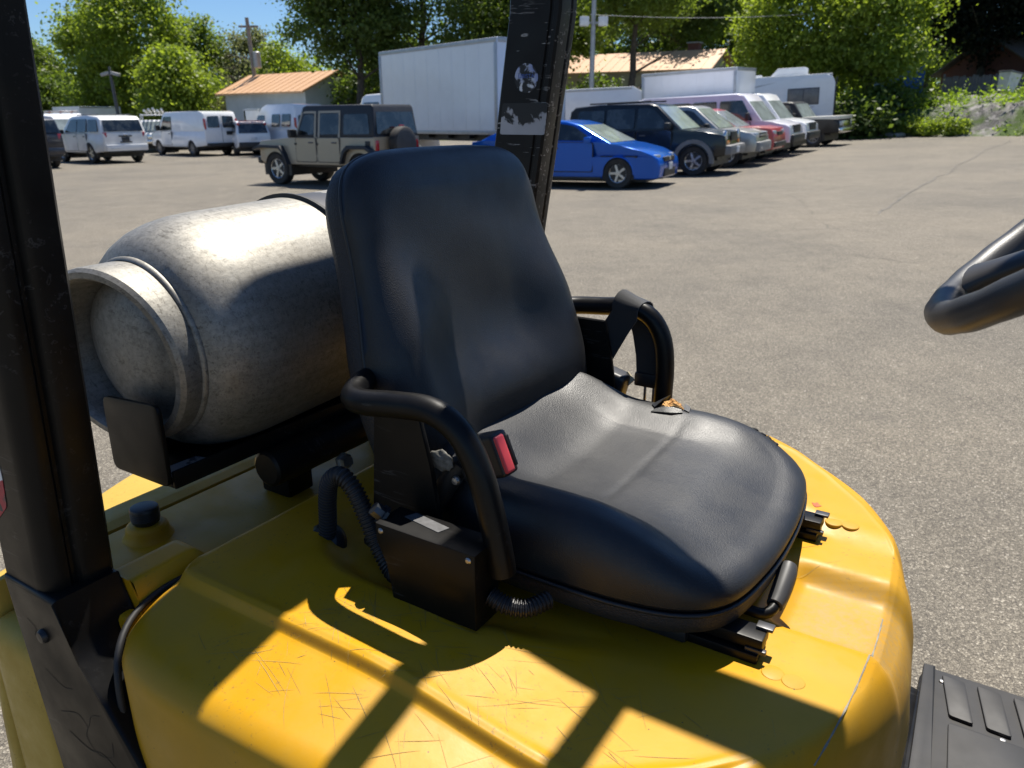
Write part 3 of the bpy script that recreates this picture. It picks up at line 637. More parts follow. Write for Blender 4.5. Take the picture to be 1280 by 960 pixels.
# slides and the adjuster lever
for y in (-.142, .150):
    b = bmesh.new(); bm_box(b, (.49, y, 1.0325), (.31, .040, .011), bev=.002); bm_box(b, (.495, y, 1.0475), (.305, .028, .014), bev=.002); sr = bm_obj('seat_rail', b, BLK, FL)
    box('rail_lip', (.641, y-.013, 1.0405), (.022, .006, .005), flat('worn_steel_edge', (.07, .07, .072), .4, .6), sr, bev=.001)
    box('rail_lip', (.644, y+.010, 1.0565), (.018, .012, .004), flat('worn_steel_edge', (.07, .07, .072), .4, .6), sr, bev=.001)
box('seat_mount', (.40, 0, 1.036), (.34, .34, .016), PLA, FL, bev=.004)
lv = tube('adjuster_lever', [(.57, -.10, 1.046), (.61, -.096, 1.046), (.630, -.090, 1.042), (.638, -.078, 1.043), (.640, -.060, 1.047)], .0065, BLK, FL, 10, 16)
tube('lever_grip', [(.639, -.070, 1.045), (.640, -.058, 1.049), (.641, -.028, 1.067), (.6405, -.020, 1.0715)], [.0095, .0112, .0112, .009], GREYR, lv, 16, 0)

# ------------------------------------------------------------------ gas cylinder and its cradle (same frame as the truck)
TX, TZ = -.140, 1.294
def tw(p): return FL.matrix_basis @ Vector(p)
LP = empty('gas_cylinder', tw((TX, 0, TZ+.002)), -TAZ); LP.rotation_euler = (rad(2.2), 0, -TAZ)
tag(LP, 'scuffed aluminium gas cylinder lying crosswise behind the black seat', 'gas cylinder')
T0 = -.345
prof = [(0, .016), (.03, .017), (.06, .021), (.080, .028), (.092, .038), (.0965, .043), (.0985, .038), (.1000, .010), (.1015, .002), (.1055, -.004), (.1130, -.004), (.1172, .001), (.1180, .008), (.1170, .040), (.1155, .056), (.1165, .062), (.121, .066), (.128, .072), (.137, .084), (.1455, .102), (.1515, .124), (.1548, .148), (.156, .175), (.156, .30), (.156, .50), (.1555, .54), (.151, .585), (.14, .615), (.12, .635), (.095, .645), (.095, .69), (.085, .69), (.085, .65), (0, .65)]
TANK = m_tank()
prof = [(r*1.038 if r > .1239 else r, t-.014*float(ss(.04, .066, t))) for r, t in prof]
tb = lathe('tank_body', prof, (0, T0, 0), (0, 1, 0), TANK, LP, 128, 28)
def skew(me):                      # the foot ring is bent a little out of true
    for v in me.vertices:
        t = v.co.y-T0; r = math.hypot(v.co.x, v.co.z)
        if r > .09: v.co.y += .020*v.co.x/.115*float(1-ss(.02, .05, t))-.006*v.co.z/.115*float(1-ss(.02, .05, t))
skew(tb.data)
lathe('weld_bead', [(.1170, .045), (.1200, .046), (.1212, .050), (.1205, .054), (.118, .056)], (0, T0, 0), (0, 1, 0), TANK, LP, 96, 60)
tube('valve', [(0, T0+.65, 0), (0, T0+.70, 0), (.02, T0+.72, .03)], .018, flat('brass', (.5, .34, .12), .35, .9), LP, 14)
# strap round it, cradle below it
def arcband(name, r, w, th, y, t0, t1, mat, parent):
    b = bmesh.new(); n = 60; prev = None
    for i in range(n+1):
        t = t0+(t1-t0)*i/n; c, s = math.cos(t), math.sin(t)
        q = [b.verts.new((TX+c*rr, yy, TZ+s*rr)) for rr, yy in ((r, y-w/2), (r+th, y-w/2), (r+th, y+w/2), (r, y+w/2))]
        if prev:
            for k in range(4): b.faces.new((prev[k], prev[(k+1) % 4], q[(k+1) % 4], q[k]))
        else: b.faces.new(q)
        prev = q
    b.faces.new(prev[::-1]); return bm_obj(name, b, mat, parent, 40)
st = arcband('tank_strap', .163, .075, .0025, .010, rad(-60), rad(240), flat('grey_strap', (.055, .055, .058), .42, .3, dirt=.3), FL)
arcband('strap_edge', .163, .006, .006, -.029, rad(-60), rad(240), RUB, st)
box('strap_latch', (TX+.158, -.04, TZ+.012), (.022, .05, .05), PLA, FL, bev=.005)
cr = prism('cradle_stop', rounded([(-.164, 1.130), (-.046, 1.130), (-.046, 1.240), (-.163, 1.232)], .012, 4), -.352, -.346, BLK, FL, bev=.0012)
b = bmesh.new()
bm_box(b, (-.106, 0, 1.129), (.118, .690, .006), bev=.002); bm_box(b, (-.046, 0, 1.138), (.006, .690, .024), bev=.002); bm_box(b, (-.165, 0, 1.138), (.006, .690, .024), bev=.002)
bm_obj('cradle_tray', b, BLK, FL)
prism('data_label', [(-.075, -.335), (-.050, -.330), (-.052, -.262), (-.098, -.275), (-.100, -.325)], 1.1322, 1.1327, m_worn_print('grey_data_label', (.10, .10, .11), [(.30, .31, .33), (.42, .43, .45)], .40, 70, 5), cr, axis='z')
lathe('cradle_tube', [(0, 0), (.022, 0), (.0265, .003), (.0275, .01), (.0275, .50), (.02, .505)], (-.030, -.215, 1.105), (0, 1, 0), BLK, FL, 32)
for y in (-.12, .12): box('cradle_post', (-.10, y, 1.075), (.06, .05, .115), BLK, FL, bev=.004)
lathe('cradle_bolt', [(0, .012), (.009, .012), (.010, .008), (.010, 0), (.014, 0), (.014, -.004)], (.012, -.105, 1.085), (1, -.3, .3), STEEL, FL, 6)
# ------------------------------------------------------------------ the lot and the land round it
ASP = m_asphalt()
def sheet(name, xs, ys, zf, mat, kind='structure'):
    n = len(ys); V = [(x, y, zf(x, y)) for x in xs for y in ys]
    Fc = [(i*n+j, i*n+j+1, (i+1)*n+j+1, (i+1)*n+j) for i in range(len(xs)-1) for j in range(n-1)]
    return tag(mesh(name, V, Fc, mat, None, 180), kind=kind)
g = G('rough_grass'); g.set(col=g.mix(g.ramp(g.noise(1.2, 6, .7), [(.35, 0), (.65, 1)]), (.055, .085, .02), (.14, .135, .05)), rough=.9, nrm=g.bump(g.noise(30, 4), .6, .03)); GRASSM = g.m
xs = np.r_[np.linspace(-600, -60, 10), np.linspace(-50, 60, 45), np.linspace(80, 600, 10)]
sheet('ground', xs, np.r_[np.linspace(-300, -10, 5), np.linspace(0, 80, 20), np.linspace(100, 900, 8)], lambda x, y: gz(max(-80, min(x, 70)), y)-.05, GRASSM)
lot = sheet('parking_lot', np.linspace(-70, 60, 66), np.linspace(-18, 62, 41), lambda x, y: gz(x, y), ASP)
def crack(u0, v0, u1, v1, w, seed):
    """an open crack in the paving: a narrow dark ragged strip"""
    a, b_ = ground_at(u0, v0), ground_at(u1, v1); n_ = 60; V = []; rg = np.random.default_rng(seed); d = (b_-a).normalized(); s_ = Vector((-d.y, d.x, 0)); off = np.cumsum(rg.normal(0, .035, n_)); off -= np.linspace(off[0], off[-1], n_)
    for i in range(n_):
        p_ = a.lerp(b_, i/(n_-1))+s_*off[i]; ww = w*rg.uniform(.4, 1.2)
        for k in (-1, 1): q = p_+s_*k*ww; V.append((q.x, q.y, gz(q.x, q.y)+.005))
    tag(mesh('pavement_crack', V, [(2*i, 2*i+1, 2*i+3, 2*i+2) for i in range(n_-1)], flat('crack_fill', (.125, .115, .10), .95, var=.5, scale=4)), kind='structure')
crack(1098, 268, 1236, 186, .022, 1); crack(1236, 186, 1262, 176, .02, 2); crack(75, 309, 330, 292, .010, 3); crack(930, 300, 1150, 330, .006, 4)
# weedy gravel bank at the right-hand back of the lot
A1, B1 = ground_at(1052, 172), ground_at(1290, 170)
def bank_line(x): return A1.y+(B1.y-A1.y)*(x-A1.x)/(B1.x-A1.x)
bdir = (B1.y-A1.y)/(B1.x-A1.x)
nrng = np.random.default_rng(3); ph = nrng.uniform(0, 6, 12)
def bank_z(x, y):
    d = y-bank_line(x)+.35*math.sin(x*.9+ph[0])+.2*math.sin(x*2.3+ph[1])
    k = float(ss(A1.x-2.2, A1.x+2.0, x))
    h = 1.25*float(ss(-.1, 3.2, d))+.35*float(ss(3.5, 9, d))
    return gz(min(x, 45), y)-.04+k*h+(.10*math.sin(x*3.1+ph[2])*math.sin(y*2.7+ph[3])+.05*math.sin(x*7.3+y*5.1))*k*float(ss(0, .8, d))
g = G('gravel_bank'); vg = g.voro(5.5, 'F1', out=1); bw = g.n('ShaderNodeRGBToBW'); g.lk(vg, bw.inputs[0])
c = g.mix(g.ramp(g.noise(.9, 5, .65), [(.42, 0), (.56, 1)]), g.ramp(bw.outputs[0], [(.1, (.10, .095, .09)), (.6, (.24, .225, .215)), (1, (.38, .36, .34))]), (.075, .12, .022))
g.set(col=c, rough=.95, nrm=g.bump(g.noise(14, 5, .7), 1., .08)); GRAVEL = g.m
sheet('gravel_bank', np.linspace(A1.x-3, 60, 120), np.linspace(28, 62, 90), lambda x, y: bank_z(x, y) if y > bank_line(x)-1.5 else gz(x, y)-.4, GRAVEL)

# ------------------------------------------------------------------ trees and weeds
def quads_mesh(name, C, N, size, asp=.62):
    """one small leaf-shaped face per centre C with normal N"""
    n = len(C); t = nrng.normal(size=(n, 3)); t -= N*(t*N).sum(1)[:, None]; t /= np.linalg.norm(t, axis=1)[:, None]; b_ = np.cross(N, t)
    sz = size*nrng.uniform(.6, 1.35, n)[:, None]
    V = np.stack([C-t*sz*.5, C+b_*sz*asp*.5+N*sz*.06, C+t*sz*.5, C-b_*sz*asp*.5-N*sz*.06], 1).reshape(-1, 3)
    me = bpy.data.meshes.new(name); me.vertices.add(4*n); me.vertices.foreach_set('co', V.astype(np.float32).ravel())
    me.loops.add(4*n); me.loops.foreach_set('vertex_index', np.arange(4*n, dtype=np.int32)); me.polygons.add(n)
    me.polygons.foreach_set('loop_start', np.arange(0, 4*n, 4, dtype=np.int32)); me.polygons.foreach_set('loop_total', np.full(n, 4, dtype=np.int32))
    me.update(); me.validate(); return me
LEAF = {'bright': m_leaf('bright_leaves', (.105, .16, .024), (.165, .22, .038), (2.0, 1.9, .8)),
        'mid': m_leaf('green_leaves', (.085, .125, .022), (.13, .175, .034), (1.8, 1.8, .8)),
        'dark': m_leaf('dark_leaves', (.055, .085, .022), (.095, .14, .034), (1.7, 1.7, .7)),
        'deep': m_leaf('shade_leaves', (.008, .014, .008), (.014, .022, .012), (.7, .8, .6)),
        'grey': m_leaf('greyish_leaves', (.11, .125, .06), (.16, .175, .085), (1.4, 1.4, .9))}
BARK = flat('bark', (.075, .06, .045), .9, var=.4, scale=9)
def crown_points(blobs, nclump, per, spread):
    """leaf positions gathered in clumps near the surfaces of several blobs"""
    C, N = [], []
    vol = np.array([b[1][0]*b[1][1]*b[1][2] for b in blobs])**.67; vol /= vol.sum()
    for (c, r), w in zip(blobs, vol):
        k = max(6, int(nclump*w)); d = nrng.normal(size=(k, 3)); d /= np.linalg.norm(d, axis=1)[:, None]
        q = np.array(c)+d*np.array(r)*nrng.uniform(.45, 1.08, k)[:, None]**.6
        for p, dd in zip(q, d):
            m = int(per*nrng.uniform(.5, 1.5)); off = nrng.normal(size=(m, 3))*spread*np.array([1, 1, .62])*nrng.uniform(.6, 1.3)
            C.append(p+off); nn = dd*.55+nrng.normal(size=(m, 3))*.75+np.array([0, 0, .45]); N.append(nn/np.linalg.norm(nn, axis=1)[:, None])
    return np.vstack(C), np.vstack(N)
def tree(label, u, y, vtop, wpx, kind, nclump=170, per=55, leaf=.26, spread=.55, trunk=True, low=.18, group='trees round the lot', seed=0, nb=7, bare=False, name='tree', wide=1.):
    P = at(u, y); x0 = P.x; z0 = gz(x0, y)+(bank_z(x0, y)-gz(x0, y) if y > 30 and x0 > A1.x and y > bank_line(x0) else 0)
    top = at(u, y, vtop).z; h = top-z0; R_ = wpx/1017*y*.5
    root = empty(name, (x0, y, z0), 0); tag(root, label, 'tree' if name.endswith('tree') else 'shrub', group)
    rg = np.random.default_rng(seed+int(u)); blobs = []
    blobs.append(((0, 0, h*(.5+low*.5)), (R_*.72, R_*.72*wide, h*.5*(1-low))))
    for k in range(nb):
        a = 2*math.pi*k/nb+rg.uniform(0, 1); zz = rg.uniform(low+.12, .82); rr = R_*rg.uniform(.38, .66)*(1-.55*max(0, zz-.5))
        blobs.append(((math.cos(a)*rr, math.sin(a)*rr*wide, h*zz), (R_*rg.uniform(.30, .46), R_*rg.uniform(.30, .46), h*rg.uniform(.12, .2))))
    blobs.append(((rg.uniform(-.15, .15)*R_, 0, h*.86), (R_*.36, R_*.36, h*.14)))
    if trunk:
        b = bmesh.new(); tr = max(.10, h*.022)
        zt = np.linspace(-.1, h*.85, 9); wob = [rg.uniform(-.04, .04)*h*(i/8) for i in range(9)]
        pts = [(wob[i]*.6, wob[-i]*.3, z) for i, z in enumerate(zt)]; bm_tube(b, pts, [tr*(1-.8*i/8)*(1.25 if i == 0 else 1) for i in range(9)], 9)
        for k in range(nb+5 if not bare else 40):
            i = rg.integers(2, 8) if not bare else rg.integers(1, 9); p = Vector(pts[i]); a = rg.uniform(0, 2*math.pi); ln = R_*rg.uniform(.5, .95)*(1.1-.08*i)
            q = p+Vector((math.cos(a)*ln*.5, math.sin(a)*ln*.5, ln*.28)); e_ = p+Vector((math.cos(a)*ln, math.sin(a)*ln, ln*(.5 if not bare else .1)))
            t_ = tr*.35*(1-.07*i); bm_tube(b, [p, q, e_], [t_, t_*.6, t_*.2], 6)
            if bare:
                for _ in range(4):
                    w_ = q.lerp(e_, rg.uniform(0, 1)); bm_tube(b, [w_, w_+Vector((rg.normal()*.5, rg.normal()*.5, rg.uniform(-.3, .5)))], [t_*.3, t_*.1], 4)
        bm_obj('trunk', b, BARK, root, 60)
    if nclump:
        C, N = crown_points(blobs, nclump, per, spread)
        C[:, 2] = np.maximum(C[:, 2], .05); cm = quads_mesh('crown', C, N, leaf); tag(obj('crown', cm, LEAF[kind], root), kind='stuff')
    return root
T_ = [ # label, column, distance, top row, width px, kind, clumps, seed
 ('dull green tree at the left edge behind the black pillar', 46, 66, 48, 100, 'mid', 150, 1),
 ('tall bright green tree left of the lamp pole', 136, 60, 4, 96, 'bright', 170, 2),
 ('tallest bright green tree right of the lamp pole', 182, 58, -48, 140, 'bright', 220, 3),
 ('low yellow green maple behind the white cargo van', 222, 52, 62, 96, 'bright', 150, 4),
 ('dull green tree behind the yellow green maple', 252, 72, 14, 104, 'mid', 170, 5),
 ('greyish green tree right of the bare tree and utility pole', 316, 74, 34, 90, 'grey', 130, 6),
 ('bright green tree behind the left orange roof', 352, 70, 54, 80, 'bright', 130, 7),
 ('big dark tree hanging over the left orange roof', 452, 43, -110, 165, 'dark', 260, 8),
 ('big dark tree behind the white cargo box', 530, 46, -150, 220, 'dark', 320, 9),
 ('dark tree behind the scraped guard pillar', 660, 50, -130, 190, 'mid', 260, 10),
 ('mid green tree right of the tall light pole', 786, 44, -120, 170, 'mid', 200, 11),
 ('dark green tree above the right orange roof', 862, 58, -90, 190, 'dark', 260, 12),
 ('broad bright green tree behind the camper', 985, 44, -60, 180, 'bright', 230, 13),
 ('bright leafy tree between camper and bank', 1080, 41.5, -46, 180, 'bright', 240, 14),
 ('dark background tree behind the right orange roof', 800, 70, 5, 150, 'dark', 170, 17), ('dark background tree behind the scraped pillar and light pole', 705, 72, -10, 150, 'dark', 170, 18), ('dark background tree behind the chimney', 905, 68, -20, 150, 'dark', 170, 19),
 ('dark background tree right of the bright leafy tree', 1150, 70, -40, 150, 'dark', 170, 20),
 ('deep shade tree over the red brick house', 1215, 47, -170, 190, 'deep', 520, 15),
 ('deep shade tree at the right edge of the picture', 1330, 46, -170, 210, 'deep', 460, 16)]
for l_, u, y, vt, w_, k_, nc, sd in T_:
    tree(l_, u, y, vt, w_, k_, int(nc*1.35), 84, .205 if y < 50 else .25, .52, seed=sd, low={'deep': .14}.get(k_, .16) if u not in (786, 862, 452) else {786: .50, 862: .48, 452: .36}[u])
tree('bare grey tree beside the left orange roof', 305, 57, 55, 90, 'grey', 26, 26, .16, .5, seed=40, bare=True, name='bare_tree')
for l_, u, y, vt, w_, k_, sd in (('dark hedge bush at the left edge behind the vans', 70, 64, 92, 110, 'dark', 50), ('bush behind the grey slatted trailer', 130, 66, 104, 110, 'mid', 51), ('bush behind the ladder rack pickup', 200, 62, 108, 120, 'mid', 52),
    ('grey bush under the bare tree', 282, 61, 104, 90, 'grey', 53), ('dark bush left of the cargo box', 452, 47, 96, 90, 'dark', 54), ('dark bush below the right orange roof', 742, 52, 96, 120, 'dark', 55), ('dark bush behind the white cutaway truck', 900, 54, 92, 150, 'dark', 56),
    ('dark bush at the foot of the bank beside the old pickup', 1078, 37.5, 128, 66, 'dark', 57), ('deep green bush under the bright leafy tree', 1112, 39.5, 118, 80, 'dark', 58), ('deep shade bush under the edge tree', 1278, 47, 88, 90, 'deep', 60)):
    tree(l_, u, y, vt, w_, k_, 90, 50, .24, .42, False, 0, 'bushes behind the vehicles', sd, 5, name='bush')
# far wood that closes the horizon
C, N = [], []
for a in np.linspace(-64, 64, 190):
    d = nrng.uniform(95, 125); x, y = d*math.sin(rad(a)), d*math.cos(rad(a)); hh = nrng.uniform(5.5, 9)
    c_, n_ = crown_points([((x, y, gz(min(x, 70), y)+hh*.5), (4.5, 4.5, hh*.55))], 26, 26, 1.0); C.append(c_); N.append(n_)
me = quads_mesh('far_wood', np.vstack(C), np.vstack(N), .75); tag(obj('far_wood', me, LEAF['mid']), kind='stuff')
# weeds on the bank
C, N = [], []
for k in range(1150):
    x = nrng.uniform(A1.x-.5, A1.x+24); d = abs(nrng.normal(0, 2.4)) if k % 3 else nrng.uniform(2.3, 8); y = bank_line(x)+d+.1
    if math.sin(x*1.3+ph[5])*math.sin(d*1.7+ph[6]+x*.4) < .12 and d < 2.9: continue
    z = bank_z(x, y); m = int(nrng.uniform(14, 34)); hgt = nrng.uniform(.08, .30)*(1.5 if d > 2.4 else 1)
    off = nrng.normal(size=(m, 3))*np.array([.20, .20, .0]); off[:, 2] = np.abs(nrng.normal(0, hgt, m)); C.append(np.array([x, y, z])+off)
    nn = nrng.normal(size=(m, 3))*.8+np.array([0, -.3, .5]); N.append(nn/np.linalg.norm(nn, axis=1)[:, None])
me = quads_mesh('weeds', np.vstack(C), np.vstack(N), .17, .4); tag(obj('weeds', me, m_leaf('weed_leaves', (.11, .17, .018), (.17, .23, .03), (2, 2.1, .8))), kind='stuff')
for k, (u, v, w) in enumerate(((1150, 166, .9), (1186, 163, 1.1), (1210, 166, .8), (1168, 168, .7))):
    p = ground_at(u, 171); p.y += 1.0; z = bank_z(p.x, p.y); rt = empty('weed_clump', (p.x, p.y, z)); tag(rt, ('leftmost', 'tallest', 'rightmost', 'second from left')[k]+' bright green leafy weed clump at the foot of the bank', 'weeds', 'weed clumps at the foot of the bank')
    c_, n_ = crown_points([((0, 0, .28), (w*.7, w*.6, .36))], 40, 30, .14); c_[:, 2] = np.maximum(c_[:, 2], .02)
    tag(obj('leaves', quads_mesh('leaves', c_, n_, .15, .5), LEAF['bright'], rt), kind='stuff')
# pale stones along the bank's foot
for k in range(9):
    u = 1062+k*8+nrng.uniform(-3, 3); p = ground_at(u, 171.5); p.y += .25; s_ = nrng.uniform(.14, .30)
    o = lump('edge_stone', (0, 0, 0), s_, flat('pale_stone', (.36, .34, .31), .9, var=.3, scale=5), None, (1.3, .8, .5), .15, 60+k); o.location = (p.x, p.y, p.z+s_*.25)
    tag(o, 'pale rough stone lying at the foot of the weedy bank', 'stone', 'stones along the foot of the bank')
# ------------------------------------------------------------------ vehicles
def paint(name, col, metal=0., rough=.30, dirt=.2, coat=.7):
    g = G(name); d = g.mth('MULTIPLY', g.ramp(g.noise(2.5, 5, .65), [(.45, 0), (.8, 1)]), dirt)
    c = g.mix(d, g.mix(g.noise(3, 3), tuple(x*.96 for x in col), tuple(min(1, x*1.03) for x in col)), (.30, .27, .23))
    return g.set(col=c, rough=g.mth('ADD', rough, g.mth('MULTIPLY', d, .5)), metal=metal, coat=coat, crough=.06)
WHITE = paint('white_vehicle_paint', (.84, .85, .86), 0, .3, .12); WHITE2 = paint('aged_white_paint', (.82, .82, .80), 0, .4, .25)
g = G('tinted_glass'); gn = g.noise(2.2, 3, .6); GLASS = g.set(col=g.ramp(gn, [(.40, (.006, .009, .011)), (.50, (.018, .023, .025)), (.58, (.055, .062, .06)), (.70, (.02, .026, .028))]), rough=.06, spec=.9)  # paler patches in the colour imitate reflections and glimpses of the interior
SCREEN = flat('windscreen_glass', (.24, .28, .275), .08, 0, 0, 1., .3, 2.5); CHROME = flat('chrome', (.62, .63, .64), .14, 1); ALLOY = flat('alloy', (.50, .51, .52), .28, .85)  # windscreen colour is painted pale for sky reflection and a lit dash
TYRE = flat('tyre', (.016, .016, .017), .75, dirt=.25); TRIM = flat('black_trim', (.016, .017, .018), .5, dirt=.2); GTRIM = flat('grey_trim', (.10, .10, .105), .55)
def lens(name, col): return flat(name, col, .18, 0, .8, .6)
RED = lens('red_lens', (.42, .012, .015)); AMB = lens('amber_lens', (.80, .24, .01)); CLR = lens('clear_lens', (.55, .57, .58)); PLATE = flat('number_plate', (.62, .64, .66), .4)
STEELW = flat('steel_wheel', (.30, .30, .31), .4, .7)
_wh = {}
def wheel_at(root, x, y, r, w, rim, nm='wheel'):
    key = (r, w, rim.name)
    if key not in _wh:
        n0 = len(bpy.data.objects)
        t = lathe('wheel', [(r*.60, -w/2), (r*.92, -w/2), (r*.98, -w*.42), (r, -w*.3), (r, w*.3), (r*.98, w*.42), (r*.92, w/2), (r*.66, w/2-.004), (r*.62, w/2-.02), (r*.60, w/2-.05)], (0, 0, 0), (0, 1, 0), TYRE, None, 32)
        b = bmesh.new(); bm_cyl(b, (0, -w/2+.02, 0), (0, w/2-.085, 0), r*.63, 28)
        for k in range(5 if rim is ALLOY else 8):
            a = 2*math.pi*k/(5 if rim is ALLOY else 8); M = Matrix.Rotation(a, 4, 'Y'); bm_box(b, M @ Vector((r*.34, w/2-.05, 0)), (r*.52, .03, r*(.19 if rim is ALLOY else .13)), M, .008, 1)
        bm_cyl(b, (0, w/2-.08, 0), (0, w/2-.025, 0), r*.17, 16)
        b2 = bmesh.new(); 
        rm = bm_obj('rim', b, rim, t); ring = lathe('rim_lip', [(r*.56, w/2-.03), (r*.60, w/2-.02), (r*.635, w/2-.03), (r*.635, w/2-.05)], (0, 0, 0), (0, 1, 0), rim, None, 32)
        _wh[key] = (t.data, rm.data, ring.data); 
        for o in (t, rm, ring): bpy.data.objects.remove(o)
    t = obj(nm, _wh[key][0], TYRE, root); t.location = (x, y, r); 
    if y < 0: t.rotation_euler = (0, 0, math.pi)
    obj('rim', _wh[key][1], rim, t); obj('rim_lip', _wh[key][2], rim, t); return t
def stand(name, label, cat, x, y, az, group):
    e = .3; n = Vector((-(gz(x+e, y)-gz(x-e, y))/(2*e), 0, 1)).normalized(); f = Vector((math.sin(rad(az)), math.cos(rad(az)), 0)); l = n.cross(f).normalized(); f = l.cross(n)
    r = empty(name); r.matrix_basis = Matrix(((f.x, l.x, n.x, x), (f.y, l.y, n.y, y), (f.z, l.z, n.z, gz(x, y)), (0, 0, 0, 1)))
    return tag(r, label, cat, group)
def vehicle(name, label, cat, x, y, az, L, Wd, low, house, wheels, zb, mat, belt, group, tap=.16, side=(), front=None, rear=None, doors=(), boxes=(), arch=1.14, rim=ALLOY, hmat=None, nose=.12, housein=.03, ww=.22, sc=1.):
    root = stand(name, label, cat, x, y, az, group); hl = L/2; hw = Wd/2
    def lowfn(c):
        t = max(0, (abs(c.x)-hl*.72)/(hl*.28)); k = 1-nose*t*t; zz = (c.z-.75)/.55
        return Vector((c.x, c.y*k*(1-.035*min(1.6, zz*zz)), c.z))
    ztop = max(p[1] for p in house); hh = hw-housein
    def hfn(c):
        t = max(0, (abs(c.x)-hl*.72)/(hl*.28)); k = (1-nose*t*t*.8)
        return Vector((c.x, c.y*k*(1-tap*max(0, (c.z-belt))/(ztop-belt)), c.z))
    poly = list(low)
    for wx, wr in sorted(wheels, reverse=True):
        ra = wr*arch; a0 = math.asin(max(-1, min(1, (zb-wr)/ra)))
        for t in np.linspace(a0, math.pi-a0, 15): poly.append((wx+ra*math.cos(t), wr+ra*math.sin(t)))
    b = bmesh.new(); bm_prism(b, poly, -hw, hw, 'y', .035, 3, lowfn); body = bm_obj('body', b, mat, root, 38)
    b = bmesh.new(); bm_prism(b, house, -hh, hh, 'y', .045, 3, hfn); bm_obj('cabin', b, hmat or mat, root, 38)
    b = bmesh.new(); xs_ = [w[0] for w in wheels]
    for wx, wr in wheels: bm_box(b, (wx, 0, wr*1.35), (wr*2.5, Wd-.10, wr*1.5))
    bm_box(b, (0, 0, zb+.02), (L*.86, Wd-.45, .16)); bm_obj('underbody', b, TRIM, root)
    for wx, wr in wheels:
        for s_ in (-1, 1): wheel_at(root, wx, s_*(hw-ww/2-.012), wr, ww, rim)
    for p in side:
        for s_ in (-1, 1):
            b = bmesh.new(); bm_prism(b, rounded(p, .05, 3), s_*(hh-.03), s_*(hh+.007), 'y', 0, 1, hfn); bm_obj('side_window', b, GLASS, root)
    for dx0, dx1, dz0, dz1 in doors:
        for s_ in (-1, 1):
            b = bmesh.new(); bm_prism(b, rounded([(dx0-.018, dz0-.018), (dx1+.018, dz0-.018), (dx1+.018, dz1+.012), (dx0-.018, dz1+.012)], .05, 3), s_*(hw-.03), s_*(hw+.003), 'y', 0, 1, lowfn); bm_obj('door_gap', b, TRIM, root)
            b = bmesh.new(); q = rounded([(dx0, dz0), (dx1, dz0), (dx1, dz1), (dx0, dz1)], .05, 3); bm_prism(b, q, s_*(hw-.03), s_*(hw+.010), 'y', .004, 1, lowfn); d = bm_obj('door', b, mat, root)
            yy = lowfn(Vector((dx0+.14, hw+.012, dz1-.11))).y
            box('handle', (dx0+.16, s_*yy, dz1-.11), (.16, .03, .035), GTRIM if mat not in (WHITE, WHITE2) else TRIM, d, bev=.008, seg=1)
    def pane(a, c, wb, wt, nm):
        (x0, z0), (x1, z1) = a, c; d = Vector((x1-x0, 0, z1-z0)).normalized(); nrm = Vector((d.z, 0, -d.x)); nrm = nrm if (nrm.x > 0) == (nm == 'windscreen') else -nrm
        V = []
        for off in (-.03, .008):
            for (px, pz, hw_) in ((x0, z0, wb), (x1, z1, wt)):
                for s_ in (-1, 1): V.append(Vector((px, s_*hw_, pz))+nrm*off)
        mesh(nm, V, [(0, 1, 3, 2), (4, 6, 7, 5), (0, 4, 5, 1), (2, 3, 7, 6), (0, 2, 6, 4), (1, 5, 7, 3)], SCREEN if nm == 'windscreen' else GLASS, root)
    def hwz(x_, z_): return hfn(Vector((x_, hh, z_))).y
    if front: pane(front[0], front[1], hwz(*front[0])-.07, hwz(*front[1])-.07, 'windscreen')
    if rear: pane(rear[0], rear[1], hwz(*rear[0])-.09, hwz(*rear[1])-.09, 'rear_window')
    for nm, m_, c, s_, mir in boxes:
        for k in ((-1, 1) if mir else (1,)):
            o_ = box(nm, (c[0], k*c[1], c[2]), s_, m_, root, bev=min(s_)*.3, seg=2)
            if abs(c[0]) > hl*.72 and 'mirror' not in nm:
                for vv in o_.data.vertices: vv.co.y = lowfn(Vector((vv.co.x, vv.co.y, .75))).y
                if mir and abs(c[1]) > hw*.3:        # corner lamps follow the body round
                    for vv in o_.data.vertices: vv.co.x -= math.copysign(1, c[0])*.16*max(0, abs(vv.co.y)/hw-.45)**1.5
    root.scale = (sc, sc, sc)
    return root
PG = 'vehicles parked round the lot'
def pos(u, d): p = at(u, d); return p.x, p.y
def by_wheel(u, v, az, xw, hw_, d=None):
    """where a vehicle stands when its near front wheel meets the ground at column u, row v"""
    g_ = ground_at(u, v); g_ = Vector((*pos(u, d), 0)) if d else g_
    a = rad(az); return g_.x-math.sin(a)*xw-math.cos(a)*hw_, g_.y-math.cos(a)*xw+math.sin(a)*hw_

